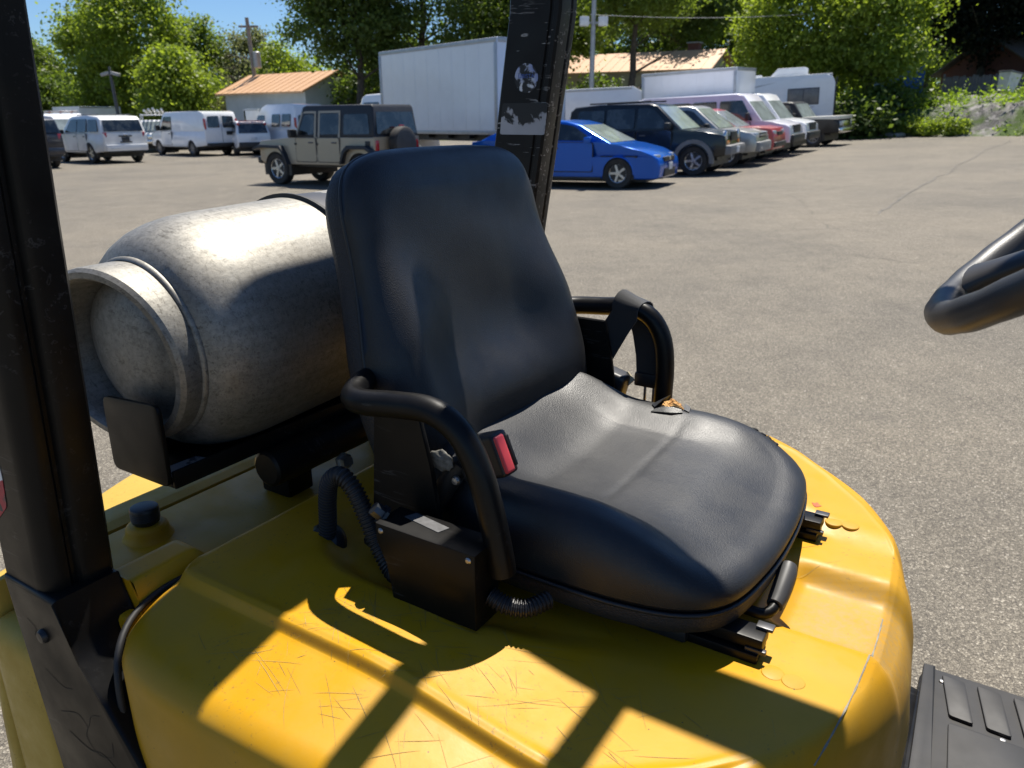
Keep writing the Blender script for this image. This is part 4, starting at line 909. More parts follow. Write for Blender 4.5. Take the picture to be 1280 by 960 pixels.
# blue sedan
x, y = by_wheel(772, 236, 117, 1.50, .88)
sed = vehicle('sedan', 'bright blue sedan partly behind the scraped guard pillar', 'car', x, y, 117, 4.63, 1.80,
  [(-2.28, .30), (-2.31, .58), (-2.29, .80), (-2.20, .985), (-1.80, 1.02), (-.6, 1.00), (.7, .985), (1.02, .965), (1.45, .905), (1.90, .80), (2.16, .69), (2.27, .60), (2.31, .45), (2.28, .24), (2.2, .20)],
  [(-2.05, .96), (-1.70, 1.12), (-1.25, 1.295), (-.75, 1.395), (-.2, 1.43), (.15, 1.41), (.50, 1.32), (1.28, .93)], [(1.42, .325), (-1.28, .325)], .20, paint('blue_paint', (.0, .10, .52), .4, .22, 0, .35), .97, PG, .20,
  [[(-1.28, 1.03), (-.28, 1.02), (-.28, 1.355), (-.62, 1.33), (-1.05, 1.20)], [(-.20, 1.02), (.86, 1.00), (.36, 1.30), (.08, 1.35), (-.20, 1.36)]], ((1.24, .955), (.50, 1.315)), ((-1.85, 1.06), (-1.15, 1.33)),
  [(-1.02, -.24, .36, .97), (-.20, .84, .36, .96)],
  [('headlamp', CLR, (2.06, .64, .655), (.34, .28, .09), True), ('tail_lamp', RED, (-2.20, .70, .82), (.22, .30, .16), True), ('grille', TRIM, (2.275, 0, .60), (.06, .92, .10), False), ('lower_grille', TRIM, (2.285, 0, .33), (.07, 1.0, .17), False), ('fog_trim', TRIM, (2.22, .66, .34), (.14, .28, .14), True), ('fog_chrome', CHROME, (2.20, .795, .36), (.20, .03, .14), True),
   ('side_marker', lens('red_marker', (.55, .06, .02)), (1.93, .842, .62), (.11, .03, .05), True), ('mirror', paint('blue_paint_mirror', (.0, .10, .52), .4, .22, 0, .35), (.78, .97, 1.02), (.16, .20, .13), True), ('number_plate', PLATE, (2.325, 0, .45), (.02, .31, .15), False), ('emblem', CHROME, (2.31, 0, .62), (.02, .11, .09), False), ('sill', TRIM, (.05, .86, .22), (2.0, .06, .06), True)], nose=.20, sc=1.06)
# dark compact SUV with grey flares
def flares(root, wheels, hw, mat, wdt=.10, s=1.16):
    for wx, wr in wheels:
        for k in (-1, 1):
            b = bmesh.new(); n = 12; prev = None
            for i in range(n+1):
                t = rad(-8)+rad(196)*i/n; q = []
                for rr, yy in ((wr*s, hw-.06), (wr*s+.10, hw-.06), (wr*s+.10, hw+wdt*.55), (wr*s, hw+wdt*.55)): q.append(b.verts.new((wx+rr*math.cos(t), k*yy, wr+rr*math.sin(t))))
                if prev:
                    for j in range(4): b.faces.new((prev[j], prev[(j+1) % 4], q[(j+1) % 4], q[j]))
                else: b.faces.new(q)
                prev = q
            b.faces.new(prev); bm_obj('wheel_flare', b, mat, root)
BLACKP = paint('black_paint', (.006, .008, .010), .0, .25, .04, .25); GREYP = flat('grey_cladding', (.19, .19, .19), .55, dirt=.3)
x, y = by_wheel(866, 220, 119, 1.41, .88)
suv = vehicle('compact_suv', 'black boxy SUV with grey fender flares beside the blue sedan', 'car', x, y, 119, 4.44, 1.80,
  [(-2.14, .48), (-2.20, .70), (-2.18, 1.14), (.75, 1.14), (1.04, 1.12), (1.6, 1.06), (1.98, .99), (2.10, .93), (2.14, .70), (2.12, .48)], [(-2.14, 1.10), (-2.06, 1.66), (-1.92, 1.765), (-1.2, 1.80), (.12, 1.78), (.36, 1.72), (1.05, 1.09)], [(1.36, .365), (-1.30, .365)], .42, BLACKP, 1.13, PG, .17,
  [[(-1.92, 1.20), (-1.06, 1.19), (-1.06, 1.66), (-1.80, 1.66)], [(-.98, 1.19), (-.22, 1.18), (-.22, 1.67), (-.98, 1.67)], [(-.14, 1.18), (.74, 1.17), (.30, 1.62), (.16, 1.67), (-.14, 1.67)]], ((1.03, 1.13), (.40, 1.69)), ((-2.15, 1.2), (-2.06, 1.64)),
  [(-.95, -.20, .5, 1.12), (-.14, .78, .5, 1.12)],
  [('bumper', GREYP, (2.16, 0, .60), (.22, 1.72, .24), False), ('turn_signal', AMB, (2.115, .60, .78), (.08, .24, .08), True), ('grille', TRIM, (2.13, 0, .92), (.05, .62, .22), False), ('tail_lamp', RED, (-2.17, .74, 1.0), (.10, .18, .34), True), ('mirror', TRIM, (.72, 1.0, 1.22), (.14, .22, .17), True), ('roof_rail', TRIM, (-.7, .60, 1.83), (1.7, .04, .04), True), ('number_plate', PLATE, (2.275, -.1, .60), (.02, .31, .15), False), ('side_cladding', GREYP, (.02, .89, .53), (1.7, .06, .16), True)], sc=1.04)
flares(suv, [(1.36, .365), (-1.30, .365)], .90, GREYP)
for k in (-1, 1):
    lm = lathe('headlamp', [(0, .035), (.07, .03), (.095, .012), (.105, .02), (.115, .0), (.115, -.05)], (2.09, k*.62, .945), (1, 0, .05), CLR, suv, 24); lathe('headlamp_rim', [(.105, .022), (.122, .014), (.124, -.02)], (2.092, k*.62, .945), (1, 0, .05), CHROME, lm, 24)
# silver SUV
SILV = paint('silver_paint', (.46, .455, .43), .55, .30, .15); x, y = by_wheel(908, 209.5, 120, 1.36, .84)
sv = vehicle('compact_suv', 'silver SUV with grey bumper between the black SUV and the red car', 'car', x, y, 120, 4.45, 1.80,
  [(-2.16, .45), (-2.2, .70), (-2.17, 1.10), (.80, 1.10), (1.08, 1.09), (1.7, 1.02), (2.0, .95), (2.14, .84), (2.18, .60), (2.14, .42)], [(-2.12, 1.06), (-1.95, 1.62), (-1.75, 1.72), (-.8, 1.77), (.12, 1.75), (.36, 1.69), (1.12, 1.06)], [(1.36, .355), (-1.28, .355)], .38, SILV, 1.09, PG, .18,
  [[(-1.85, 1.17), (-1.05, 1.16), (-1.05, 1.62), (-1.70, 1.61)], [(-.97, 1.16), (-.2, 1.15), (-.2, 1.63), (-.97, 1.63)], [(-.12, 1.15), (.80, 1.14), (.30, 1.59), (.14, 1.63), (-.12, 1.63)]], ((1.10, 1.10), (.40, 1.66)), ((-2.13, 1.16), (-1.98, 1.60)),
  [(-.95, -.18, .45, 1.08), (-.12, .82, .45, 1.08)],
  [('bumper', flat('grey_bumper', (.25, .25, .24), .5), (2.17, 0, .55), (.20, 1.70, .28), False), ('headlamp', CLR, (2.08, .62, .87), (.18, .32, .15), True), ('grille', TRIM, (2.16, 0, .86), (.05, .80, .14), False), ('grille_bar', SILV, (2.18, 0, .86), (.04, .84, .035), False), ('tail_lamp', RED, (-2.15, .74, 1.0), (.12, .18, .3), True), ('mirror', TRIM, (.78, .98, 1.17), (.14, .2, .15), True), ('roof_rail', TRIM, (-.6, .60, 1.79), (1.6, .04, .035), True), ('fog_lamp', CLR, (2.26, .60, .52), (.04, .14, .09), True)])
# red car, mostly hidden
REDP = paint('red_paint', (.42, .045, .05), .0, .42, .3); x, y = by_wheel(932, 203, 121, 1.40, .84)
vehicle('red_car', 'faded red car squeezed between the silver SUV and white passenger van', 'car', x, y, 121, 4.5, 1.78,
  [(-2.2, .40), (-2.22, .9), (-2.0, 1.02), (.7, 1.04), (1.02, 1.06), (1.7, 1.05), (2.1, .98), (2.2, .8), (2.22, .5), (2.18, .36)], [(-1.95, 1.0), (-1.7, 1.5), (-1.5, 1.6), (.0, 1.64), (.25, 1.58), (1.08, 1.04)], [(1.40, .33), (-1.3, .33)], .32, REDP, 1.04, PG, .18,
  [[(-1.6, 1.1), (-.85, 1.1), (-.85, 1.5), (-1.45, 1.48)], [(-.77, 1.1), (.72, 1.09), (.2, 1.51), (-.77, 1.52)]], ((1.06, 1.06), (.28, 1.56)), ((-1.94, 1.06), (-1.72, 1.46)),
  [(-.8, .72, .42, 1.02)], [('headlamp', CLR, (2.14, .62, .86), (.14, .34, .13), True), ('grille', TRIM, (2.2, 0, .82), (.05, .7, .12), False), ('bumper', TRIM, (2.2, 0, .5), (.14, 1.64, .16), False), ('tail_lamp', RED, (-2.2, .7, .85), (.1, .26, .16), True), ('mirror', REDP, (.74, .96, 1.12), (.13, .18, .13), True)])
# vans
def van(label, u, d, az, kind, mat=WHITE, zr=2.08):
    x, y = pos(u, d) if d > 0 else by_wheel(u, -d, az, 1.92, .9); hs = [(-2.80, 1.16), (-2.74, zr-.20), (-2.62, zr-.04), (-2.3, zr), (.95, zr), (1.20, zr-.07), (1.90, 1.13)] if zr < 2.3 else [(-2.80, 1.16), (-2.76, zr-.25), (-2.6, zr-.05), (-2.2, zr), (.3, zr), (.75, zr-.10), (1.15, zr-.42), (1.90, 1.13)]
    side = [[(.40, 1.22), (1.55, 1.20), (1.16, 1.86), (.40, 1.86)]]
    if kind == 'passenger': side += [[(-.55, 1.28), (.28, 1.26), (.28, 1.86), (-.55, 1.86)], [(-1.60, 1.28), (-.67, 1.28), (-.67, 1.86), (-1.60, 1.86)], [(-2.6, 1.28), (-1.72, 1.28), (-1.72, 1.86), (-2.55, 1.86)]]
    if kind == 'camper': side += [[(-1.25, 1.32), (-.42, 1.32), (-.42, 1.90), (-1.25, 1.90)], [(-2.35, 1.32), (-1.50, 1.32), (-1.50, 1.90), (-2.35, 1.90)]]
    bx = [('bumper', TRIM, (2.80, 0, .58), (.20, 1.90, .26), False), ('headlamp', CLR, (2.70, .72, .92), (.16, .34, .16), True), ('turn_signal', AMB, (2.715, .72, .775), (.15, .36, .085), True), ('grille', TRIM, (2.77, 0, .88), (.08, .98, .26), False), ('rear_bumper', TRIM, (-2.84, 0, .52), (.20, 1.86, .18), False),
          ('tail_lamp', RED, (-2.80, .915, 1.48), (.07, .10, .50), True), ('mirror', TRIM, (1.42, 1.14, 1.33), (.12, .22, .26), True), ('rear_plate', flat('dark_plate', (.03, .035, .04), .4), (-2.84, -.42, 1.06), (.03, .34, .18), False), ('door_split', TRIM, (-2.822, 0, 1.25), (.012, .016, 1.3), False)]
    r = vehicle('van', label, 'van', x, y, az, 5.64, 2.0, [(-2.78, .50), (-2.82, .75), (-2.82, 1.22), (1.5, 1.22), (1.72, 1.20), (2.20, 1.13), (2.62, 1.04), (2.76, .95), (2.80, .70), (2.78, .46)], hs, [(1.92, .37), (-1.52, .37)], .42, mat, 1.2, PG, .10 if zr < 2.3 else .2,
      side, ((1.86, 1.19), (1.25, zr-.15 if zr < 2.3 else 1.88)), None, [(.42, 1.46, .5, 1.16)]+([(-1.1, .3, .5, 1.9)] if kind == 'cargo' and False else []), bx, rim=STEELW, ww=.24, nose=.10)
    for s_ in (-1, 1):
        b = bmesh.new(); bm_prism(b, rounded([(s_*.09, 1.32), (s_*.70, 1.32), (s_*.66, 1.84), (s_*.09, 1.86)], .05, 3), -2.835, -2.79, 'x', 0, 1, lambda c: Vector((c.x+.075*max(0, c.z-1.2), c.y, c.z))); bm_obj('rear_window', b, GLASS, r)
    if kind == 'passenger': box('roof_gutter', (-.8, 0, zr+.005), (3.4, 1.5, .02), mat, r, bev=.006)
    return r
van('white passenger van with amber front lamps right of the red car', 953, -197, 122, 'passenger', paint('lilac_white_paint', (.80, .79, .86)))
van('white cargo van seen from its rear with plain panel side', 240, 41.3, -49, 'cargo')
van('white high top camper van with two dark square windows', 356, 41.5, -42, 'camper', WHITE, 2.36)
mv = van('white van with roof ladders facing right behind the white SUV', 78, 42.0, 150, 'passenger', WHITE, 2.08)
for s_ in (-.5, .0, .5): tube('roof_rack', [(-2.2, s_, 2.16), (1.0, s_, 2.16)], .03, flat('rusty_rack', (.30, .12, .08), .7), mv, 8)
for x_ in (-2., -.6, .8): tube('roof_rack', [(x_, -.75, 2.08), (x_, -.75, 2.2), (x_, .75, 2.2), (x_, .75, 2.08)], .025, STEELW, mv, 8)
# white SUV at the left
def big_suv(label, u, d, az, mat):
    x, y = pos(u, d)
    r = vehicle('large_suv', label, 'car', x, y, az, 5.18, 2.04, [(-2.54, .50), (-2.60, .72), (-2.56, 1.20), (1.0, 1.20), (1.25, 1.18), (2.1, 1.10), (2.48, 1.02), (2.58, .80), (2.56, .45)], [(-2.52, 1.16), (-2.36, 1.72), (-2.18, 1.84), (-1.2, 1.90), (.22, 1.88), (.52, 1.80), (1.32, 1.14)], [(1.52, .41), (-1.42, .41)], .42, mat, 1.19, PG, .17,
      [[(-2.26, 1.26), (-1.36, 1.25), (-1.36, 1.74), (-2.10, 1.73)], [(-1.20, 1.25), (-.36, 1.24), (-.36, 1.76), (-1.20, 1.76)], [(-.30, 1.24), (.86, 1.23), (.40, 1.71), (.20, 1.76), (-.30, 1.76)]], ((1.28, 1.19), (.56, 1.77)), ((-2.54, 1.27), (-2.40, 1.70)),
      [(-1.2, -.32, .5, 1.18), (-.28, .90, .5, 1.18)],
      [('rear_bumper', mat, (-2.60, 0, .62), (.18, 1.98, .26), False), ('tail_lamp', RED, (-2.53, .90, 1.02), (.14, .16, .42), True), ('number_plate', flat('dark_plate', (.03, .035, .04), .4), (-2.60, 0, .96), (.03, .36, .17), False), ('plate_trim', TRIM, (-2.595, 0, 1.08), (.03, .62, .05), False), ('plate_trim', TRIM, (-2.605, 0, .84), (.03, .56, .05), False), ('emblem', CHROME, (-2.60, 0, 1.13), (.03, .17, .05), False), ('mirror', TRIM, (.92, 1.12, 1.26), (.13, .22, .18), True), ('roof_rail', GTRIM, (-.9, .66, 1.92), (2.0, .05, .04), True), ('headlamp', CLR, (2.5, .74, .95), (.2, .36, .2), True), ('rear_lip', TRIM, (-2.60, 0, .47), (.16, 1.8, .06), False), ('number_plate', PLATE, (-2.70, .62, .60), (.02, .34, .05), False)])
    return r
big_suv('white large SUV seen from behind left of the cargo van', 119, 35.0, -50, WHITE2)
big_suv('dark SUV cut off by the black guard pillar at the left', 6, 31.0, -52, paint('dark_slate_paint', (.02, .024, .035), .3, .3))
# small white hatchback
x, y = pos(306, 41)
vehicle('hatchback', 'small white hatchback seen from behind between cargo van and camper van', 'car', x, y, -28, 4.1, 1.76, [(-2.02, .42), (-2.06, .60), (-2.02, 1.02), (.8, 1.0), (1.6, .9), (1.98, .75), (2.02, .4)], [(-1.98, 1.0), (-1.7, 1.52), (-1.5, 1.60), (.0, 1.62), (.3, 1.55), (1.0, .99)], [(1.3, .33), (-1.25, .33)], .34, WHITE, 1.0, PG, .2,
  [[(-1.6, 1.08), (-.6, 1.07), (-.6, 1.48), (-1.45, 1.46)], [(-.5, 1.07), (.72, 1.05), (.24, 1.47), (-.5, 1.49)]], ((.98, 1.0), (.32, 1.52)), ((-1.99, 1.06), (-1.74, 1.47)), [(-.5, .7, .42, .98)],
  [('rear_bumper', TRIM, (-2.06, 0, .50), (.16, 1.68, .26), False), ('tail_lamp', RED, (-1.80, .66, 1.46), (.12, .14, .12), True), ('spoiler', REDP, (-1.72, 0, 1.60), (.24, 1.2, .05), False), ('number_plate', PLATE, (-2.08, 0, .80), (.02, .32, .12), False), ('mirror', TRIM, (.6, .94, 1.08), (.12, .18, .12), True)])
# pickups
def pickup(label, u, d, az, mat, hood=None, rack=False):
    x, y = pos(u, d) if d > 0 else by_wheel(u, -d, az, 1.66, .86)
    r = vehicle('pickup_truck', label, 'pickup', x, y, az, 5.3, 1.96, [(-2.60, .55), (-2.62, 1.06), (-.4, 1.08), (.95, 1.06), (1.2, 1.06), (2.3, 1.02), (2.56, .98), (2.62, .85), (2.62, .52)], [(-.72, 1.02), (-.60, 1.66), (-.48, 1.74), (.62, 1.74), (.80, 1.68), (1.26, 1.02)], [(1.66, .36), (-1.5, .36)], .48, mat, 1.06, PG, .16,
      [[(-.42, 1.12), (.94, 1.11), (.62, 1.62), (-.42, 1.63)]], ((1.22, 1.07), (.83, 1.65)), ((-.71, 1.12), (-.62, 1.62)), [(-.42, .98, .52, 1.02)],
      [('bumper', CHROME, (2.68, 0, .60), (.16, 1.92, .20), False), ('grille', CHROME, (2.64, 0, .84), (.05, 1.1, .22), False), ('headlamp', CLR, (2.645, .74, .86), (.05, .26, .16), True), ('side_marker', AMB, (2.45, .955, .70), (.16, .02, .07), True), ('rear_bumper', CHROME, (-2.68, 0, .55), (.14, 1.8, .18), False), ('tail_lamp', RED, (-2.63, .84, .86), (.04, .2, .26), True), ('mirror', TRIM, (.9, 1.06, 1.2), (.12, .2, .2), True)], rim=STEELW, nose=.06)
    if hood: box('bonnet', (1.90, 0, 1.07), (1.44, 1.90, .13), hood, r, bev=.02)
    if rack:
        for x_ in (-2.4, -.9, .9): tube('ladder_rack', [(x_, -.8, 1.0), (x_, -.8, 2.02), (x_, .8, 2.02), (x_, .8, 1.0)], .03, WHITE, r, 8)
        b = bmesh.new()
        for k in range(5): bm_tube(b, [(-2.6, -.5+k*.22, 2.10+.03*(k % 2)), (2.2, -.5+k*.22, 2.22+.05*(k % 3))], .07, 8)
        bm_obj('rack_load', b, WHITE2, r)
    return r
pickup('old black pickup with white bonnet and chrome bumper at the end of the row', 1016, -183.5, 127, paint('old_black_paint', (.006, .006, .008), .0, .4, .03, .1), paint('chalky_white_paint', (.72, .70, .62), 0, .4, .2))
pickup('white pickup carrying a loaded ladder rack behind the cargo van', 196, 47, 158, WHITE, None, True)

# tan off-roader
TAN = paint('tan_paint', (.38, .32, .235), .15, .38, .15, .4); NAVY = flat('dark_hardtop', (.011, .014, .021), .5)
x, y = pos(418, 20.3); y += .3
jp = vehicle('off_roader', 'tan four door off roader with dark hardtop and rear spare wheel', 'car', x, y, -57, 4.10, 1.72, [(-1.98, .62), (-2.0, 1.18), (.62, 1.18), (.80, 1.17), (1.95, 1.09), (2.02, 1.02), (2.02, .62)], [(-1.98, 1.17), (-1.93, 1.84), (-1.87, 1.91), (.28, 1.92), (.40, 1.88), (.70, 1.17)], [(1.42, .405), (-1.53, .405)], .52, TAN, 1.17, PG, .13,
  [[(-1.86, 1.25), (-1.02, 1.24), (-1.02, 1.70), (-1.78, 1.70)], [(-.86, 1.25), (-.22, 1.24), (-.22, 1.72), (-.86, 1.72)], [(-.02, 1.24), (.54, 1.23), (.32, 1.70), (-.02, 1.71)]], ((.68, 1.21), (.42, 1.79)), ((-2.0, 1.25), (-1.935, 1.74)),
  [(-.88, -.14, .60, 1.16), (-.08, .62, .60, 1.16)],
  [('bumper', TRIM, (2.20, 0, .60), (.22, 1.5, .18), False), ('rear_bumper', TRIM, (-2.10, 0, .60), (.16, 1.6, .18), False), ('tail_lamp', RED, (-2.01, .76, .98), (.07, .14, .26), True), ('mirror', TRIM, (.56, 1.0, 1.27), (.12, .22, .20), True), ('fuel_cap', TRIM, (-1.80, .845, 1.02), (.14, .03, .14), False), ('grille', TAN, (2.03, 0, .90), (.05, 1.1, .36), False), ('brake_lamp', RED, (-2.14, 0, 1.42), (.05, .16, .05), False), ('hinge', TRIM, (.62, .865, 1.02), (.06, .03, .05), True), ('hinge', TRIM, (-.14, .865, 1.02), (.06, .03, .05), True)], hmat=NAVY, nose=.03, ww=.26, arch=1.10)
for s_ in (-1, 1):       # tan door frames round the glass, flat fenders over the wheels
    for (x0, x1) in ((-.90, -.16), (-.08, .66)):
        b = bmesh.new(); 
        tpz = 1.785; x1t = x1-.24 if x1 > 0 else x1
        for q in ([(x0, 1.17), (x0+.055, 1.17), (x0+.055, tpz), (x0, tpz)], [(x1-.055, 1.17), (x1, 1.17), (x1t, tpz), (x1t-.055, tpz)], [(x0+.057, 1.735), (x1t-.057, 1.735), (x1t-.057, tpz), (x0+.057, tpz)]):
            bm_prism(b, q, s_*.80, s_*.838, 'y', 0, 1, lambda c: Vector((c.x, c.y*(1-.13*max(0, c.z-1.17)/.69), c.z)))
        bm_obj('door_frame', b, TAN, jp)
    for cx, nm, pts in ((1.42, 'fender', [(.86, .52), (.98, .80), (1.12, .98), (1.90, 1.0), (2.14, .90), (2.12, .86), (1.86, .94), (1.15, .92), (1.04, .80), (.92, .52)]), (-1.53, 'fender', [(-2.06, .72), (-1.98, .90), (-1.82, .99), (-1.22, .99), (-1.06, .86), (-.95, .56), (-1.02, .56), (-1.12, .82), (-1.25, .92), (-1.80, .92), (-1.92, .86), (-1.99, .72)])):
        b = bmesh.new(); bm_prism(b, pts, s_*.70, s_*.985, 'y', .012, 2); bm_obj(nm, b, NAVY, jp)
sp = wheel_at(jp, 0, .001, .395, .25, TRIM, 'spare_wheel'); sp.location = (-2.20, .05, 1.02); sp.rotation_euler = (0, 0, rad(90))
lathe('spare_cover', [(0, .02), (.30, .018), (.36, .0)], (-2.325, .05, 1.02), (-1, 0, 0), flat('spare_cover', (.06, .058, .055), .6), sp, 32).matrix_parent_inverse = sp.matrix_basis.inverted()

# box trucks
def cargo_box(root, x0, x1, w, z0, z1, mat, rail):
    o = box('cargo_box', ((x0+x1)/2, 0, (z0+z1)/2), (x1-x0, w, z1-z0), mat, root, bev=.03)
    for s_ in (-1, 1):
        for z_ in (z0+.05, z1-.06): box('box_rail', ((x0+x1)/2, s_*(w/2+.006), z_), (x1-x0-.05, .02, .10), rail, o, bev=.005)
        for x_ in (x0+.06, x1-.06): box('corner_post', (x_, s_*(w/2+.008), (z0+z1)/2), (.10, .022, z1-z0-.24), rail, o, bev=.005)
        nn = max(3, int((x1-x0)/.62)); st = (x1-x0-.3)/nn
        for k in range(nn): box('side_panel', (x0+.15+st*(k+.5), s_*(w/2+.001), (z0+z1)/2), (st-.006, .012, z1-z0-.26), mat, o, bev=.003, seg=1)
    for x_, d in ((x0, -1), (x1, 1)):
        box('end_frame', (x_+d*.006, 0, z1-.06), (.02, w-.06, .12), rail, o, bev=.005)
    b = bmesh.new(); bm_box(b, ((x0+x1)/2, 0, z0-.10), (x1-x0-.2, w-.5, .16))
    for k in range(6): bm_box(b, (x0+.4+k*(x1-x0-.8)/5, 0, z0-.06), (.08, w-.15, .10))
    bm_obj('frame_rails', b, TRIM, root)
    return o
BOXW = paint('box_white', (.83, .85, .87), 0, .45, .08); RAILM = flat('grey_rail', (.42, .43, .44), .4, .5)
bt = stand('box_truck', 'white box truck with a tall cargo box behind the tan off roader', 'truck', -1.18, 24.0, -40, PG)
cargo_box(bt, -2.72, 3.05, 2.4, 1.16, 3.52, BOXW, RAILM)
for s_ in (-1, 1): wheel_at(bt, -1.1, s_*.95, .42, .38, STEELW); wheel_at(bt, 4.3, s_*.95, .42, .26, STEELW); box('mud_flap', (-1.65, s_*.92, .62), (.03, .5, .5), TRIM, bt); box('underride_post', (-2.35, s_*.8, .85), (.1, .08, .5), TRIM, bt)
box('underride_bar', (-2.38, 0, .62), (.1, 2.1, .12), STEELW, bt, bev=.01)
cbp = [(3.12, .55), (3.12, 2.30), (3.3, 2.36), (4.55, 2.34), (4.75, 2.26), (5.05, 1.45), (5.85, 1.25), (5.95, 1.1), (5.98, .55)]
prism('cab', cbp, -1.05, 1.05, WHITE, bt, bev=.06, seg=3, fn=lambda c: Vector((c.x, c.y*(1-.14*max(0, c.z-1.3)), c.z)))
for s_ in (-1, 1):
    prism('cab_window', rounded([(3.65, 1.42), (4.78, 1.42), (4.60, 2.1), (3.65, 2.1)], .05, 3), s_*1.0, s_*1.058, GLASS, bt, fn=lambda c: Vector((c.x, c.y*(1-.14*max(0, c.z-1.3)), c.z)))
    box('headlamp', (5.93, s_*.78, .95), (.12, .34, .2), CLR, bt, bev=.02); box('mirror', (4.75, s_*1.25, 1.75), (.1, .2, .4), TRIM, bt, bev=.02)
mesh('windscreen', [(5.06, -.86, 1.50), (5.06, .86, 1.50), (4.80, -.78, 2.22), (4.80, .78, 2.22), (5.02, -.86, 1.47), (5.02, .86, 1.47), (4.76, -.78, 2.2), (4.76, .78, 2.2)], [(0, 1, 3, 2), (4, 6, 7, 5), (0, 4, 5, 1), (2, 3, 7, 6), (0, 2, 6, 4), (1, 5, 7, 3)], GLASS, bt)
box('bumper', (6.0, 0, .6), (.16, 2.0, .22), CHROME, bt, bev=.03)
# cutaway truck behind the passenger van
x, y = by_wheel(975, 191.5, 123, 1.92, .9)
ct = vehicle('box_truck', 'white cutaway truck with a low cargo box behind the passenger van', 'truck', x, y, 123, 5.64, 2.0, [(.45, .50), (.45, 1.22), (1.5, 1.22), (1.72, 1.20), (2.20, 1.13), (2.62, 1.04), (2.76, .95), (2.80, .70), (2.78, .46)], [(.45, 1.16), (.45, 2.05), (.95, 2.08), (1.20, 2.01), (1.90, 1.13)], [(1.92, .37)], .42, WHITE, 1.2, PG, .10,
  [[(.62, 1.22), (1.55, 1.20), (1.16, 1.86), (.62, 1.86)]], ((1.86, 1.19), (1.25, 1.93)), None, [(.60, 1.46, .5, 1.16)], [('bumper', TRIM, (2.80, 0, .58), (.20, 1.90, .26), False), ('headlamp', CLR, (2.70, .72, .92), (.16, .34, .16), True), ('turn_signal', AMB, (2.715, .72, .775), (.15, .36, .085), True), ('grille', TRIM, (2.77, 0, .88), (.08, .98, .26), False), ('mirror', TRIM, (1.42, 1.2, 1.4), (.12, .25, .3), True)], rim=STEELW, ww=.24)
cargo_box(ct, -3.4, .30, 2.3, .95, 3.02, BOXW, RAILM)
for s_ in (-1, 1): wheel_at(ct, -1.9, s_*.92, .37, .36, STEELW)

# camper (travel motor home) behind the row
x, y = pos(937, 39.0)
rv = stand('camper', 'white camper with rooftop air conditioner behind the parked row', 'camper', x, y, 112, PG)
RVW = paint('camper_white', (.78, .81, .85), 0, .4, .12)
prism('camper_body', rounded([(-3.7, .62), (3.62, .62), (3.75, .8), (3.75, 2.55), (3.55, 2.82), (-3.7, 2.82)], .15, 5), -1.2, 1.2, RVW, rv, bev=.05, seg=3)
box('roof_cap', (0, 0, 2.84), (7.2, 2.3, .07), flat('pale_roof', (.70, .70, .69), .6), rv, bev=.02)
prism('roof_air_conditioner', [(.9, 2.86), (2.55, 2.86), (2.55, 3.16), (2.4, 3.22), (1.25, 3.22)], -.45, .45, WHITE, rv, bev=.04)
for x_ in (-.4, .3): box('roof_vent', (x_, 0, 2.93), (.45, .5, .13), WHITE, rv, bev=.03)
for s_ in (-1, 1):
    wf_ = box('side_window', (2.45, s_*1.205, 1.95), (1.35, .03, .72), GTRIM, rv, bev=.01)
    for k in (-1, 1): box('window_pane', (2.45+k*.325, s_*1.222, 1.95), (.60, .012, .60), flat('blind_grey', (.16, .155, .15), .25), wf_, bev=.004)
    prism('stripe_decal', [(1.7, 1.28), (2.3, 1.34), (3.0, 1.52), (2.3, 1.42)], s_*1.2005, s_*1.2035, flat('maroon_decal', (.20, .10, .11), .5), rv)
    prism('stripe_decal', [(-.6, 2.1), (.3, 2.42), (1.3, 2.62), (.4, 2.5)], s_*1.2005, s_*1.2035, flat('grey_decal', (.42, .44, .47), .5), rv)
    prism('emblem_decal', [(1.05, 1.62), (1.45, 1.62), (1.5, 1.74), (1.1, 1.74)], s_*1.2005, s_*1.2035, flat('grey_decal', (.42, .44, .47), .5), rv)
    box('skirt', (0, s_*1.12, .56), (7.2, .06, .34), flat('grey_skirt', (.22, .24, .27), .5), rv, bev=.01)
    wheel_at(rv, -1.0, s_*1.02, .37, .24, STEELW); wheel_at(rv, -1.85, s_*1.02, .37, .24, STEELW)
box('end_window', (3.755, .15, 1.95), (.03, 1.1, .8), GLASS, rv, bev=.01); box('end_ladder', (3.80, -.75, 1.8), (.05, .36, 1.8), TRIM, rv, bev=.01)
# trailers
def trailer(name, label, u, d, az, L, w, z0, z1, mat, slope=0, slats=False):
    x, y = pos(u, d); r = stand(name, label, 'trailer', x, y, az, PG)
    prism('trailer_body', [(-L/2, z0), (L/2, z0), (L/2, z1-slope), (L/2-slope*1.8, z1), (-L/2, z1)], -w/2, w/2, mat, r, bev=.03)
    for s_ in (-1, 1): wheel_at(r, -.1, s_*(w/2-.16), .34, .2, STEELW); box('edge_rail', (-slope*.9, s_*(w/2+.004), z1-.06), (L-slope*1.8-.1, .02, .08), RAILM, r, bev=.004)
    box('trailer_frame', (.3, 0, z0-.10), (L, w*.7, .14), TRIM, r); tube('tow_bar', [(L/2-.1, 0, z0-.1), (L/2+1.1, 0, .45)], .05, TRIM, r, 8)
    if slats:
        for k in range(9): box('shutter_slat', (-L/2-.012, 0, z0+.12+k*(z1-z0-.24)/8.), (.03, w-.14, (z1-z0-.24)/8.-.02), flat('grey_slat', (.40, .39, .38), .5), r, bev=.004, seg=1)
        for s_ in (-1, 1): box('door_post', (-L/2-.015, s_*(w/2-.03), (z0+z1)/2), (.04, .07, z1-z0), RAILM, r, bev=.004)
    return r
trailer('box_trailer', 'white box trailer with a grey slatted end above the white SUV', 111, 53, 205, 3.0, 2.5, .7, 2.62, WHITE, 0, True)
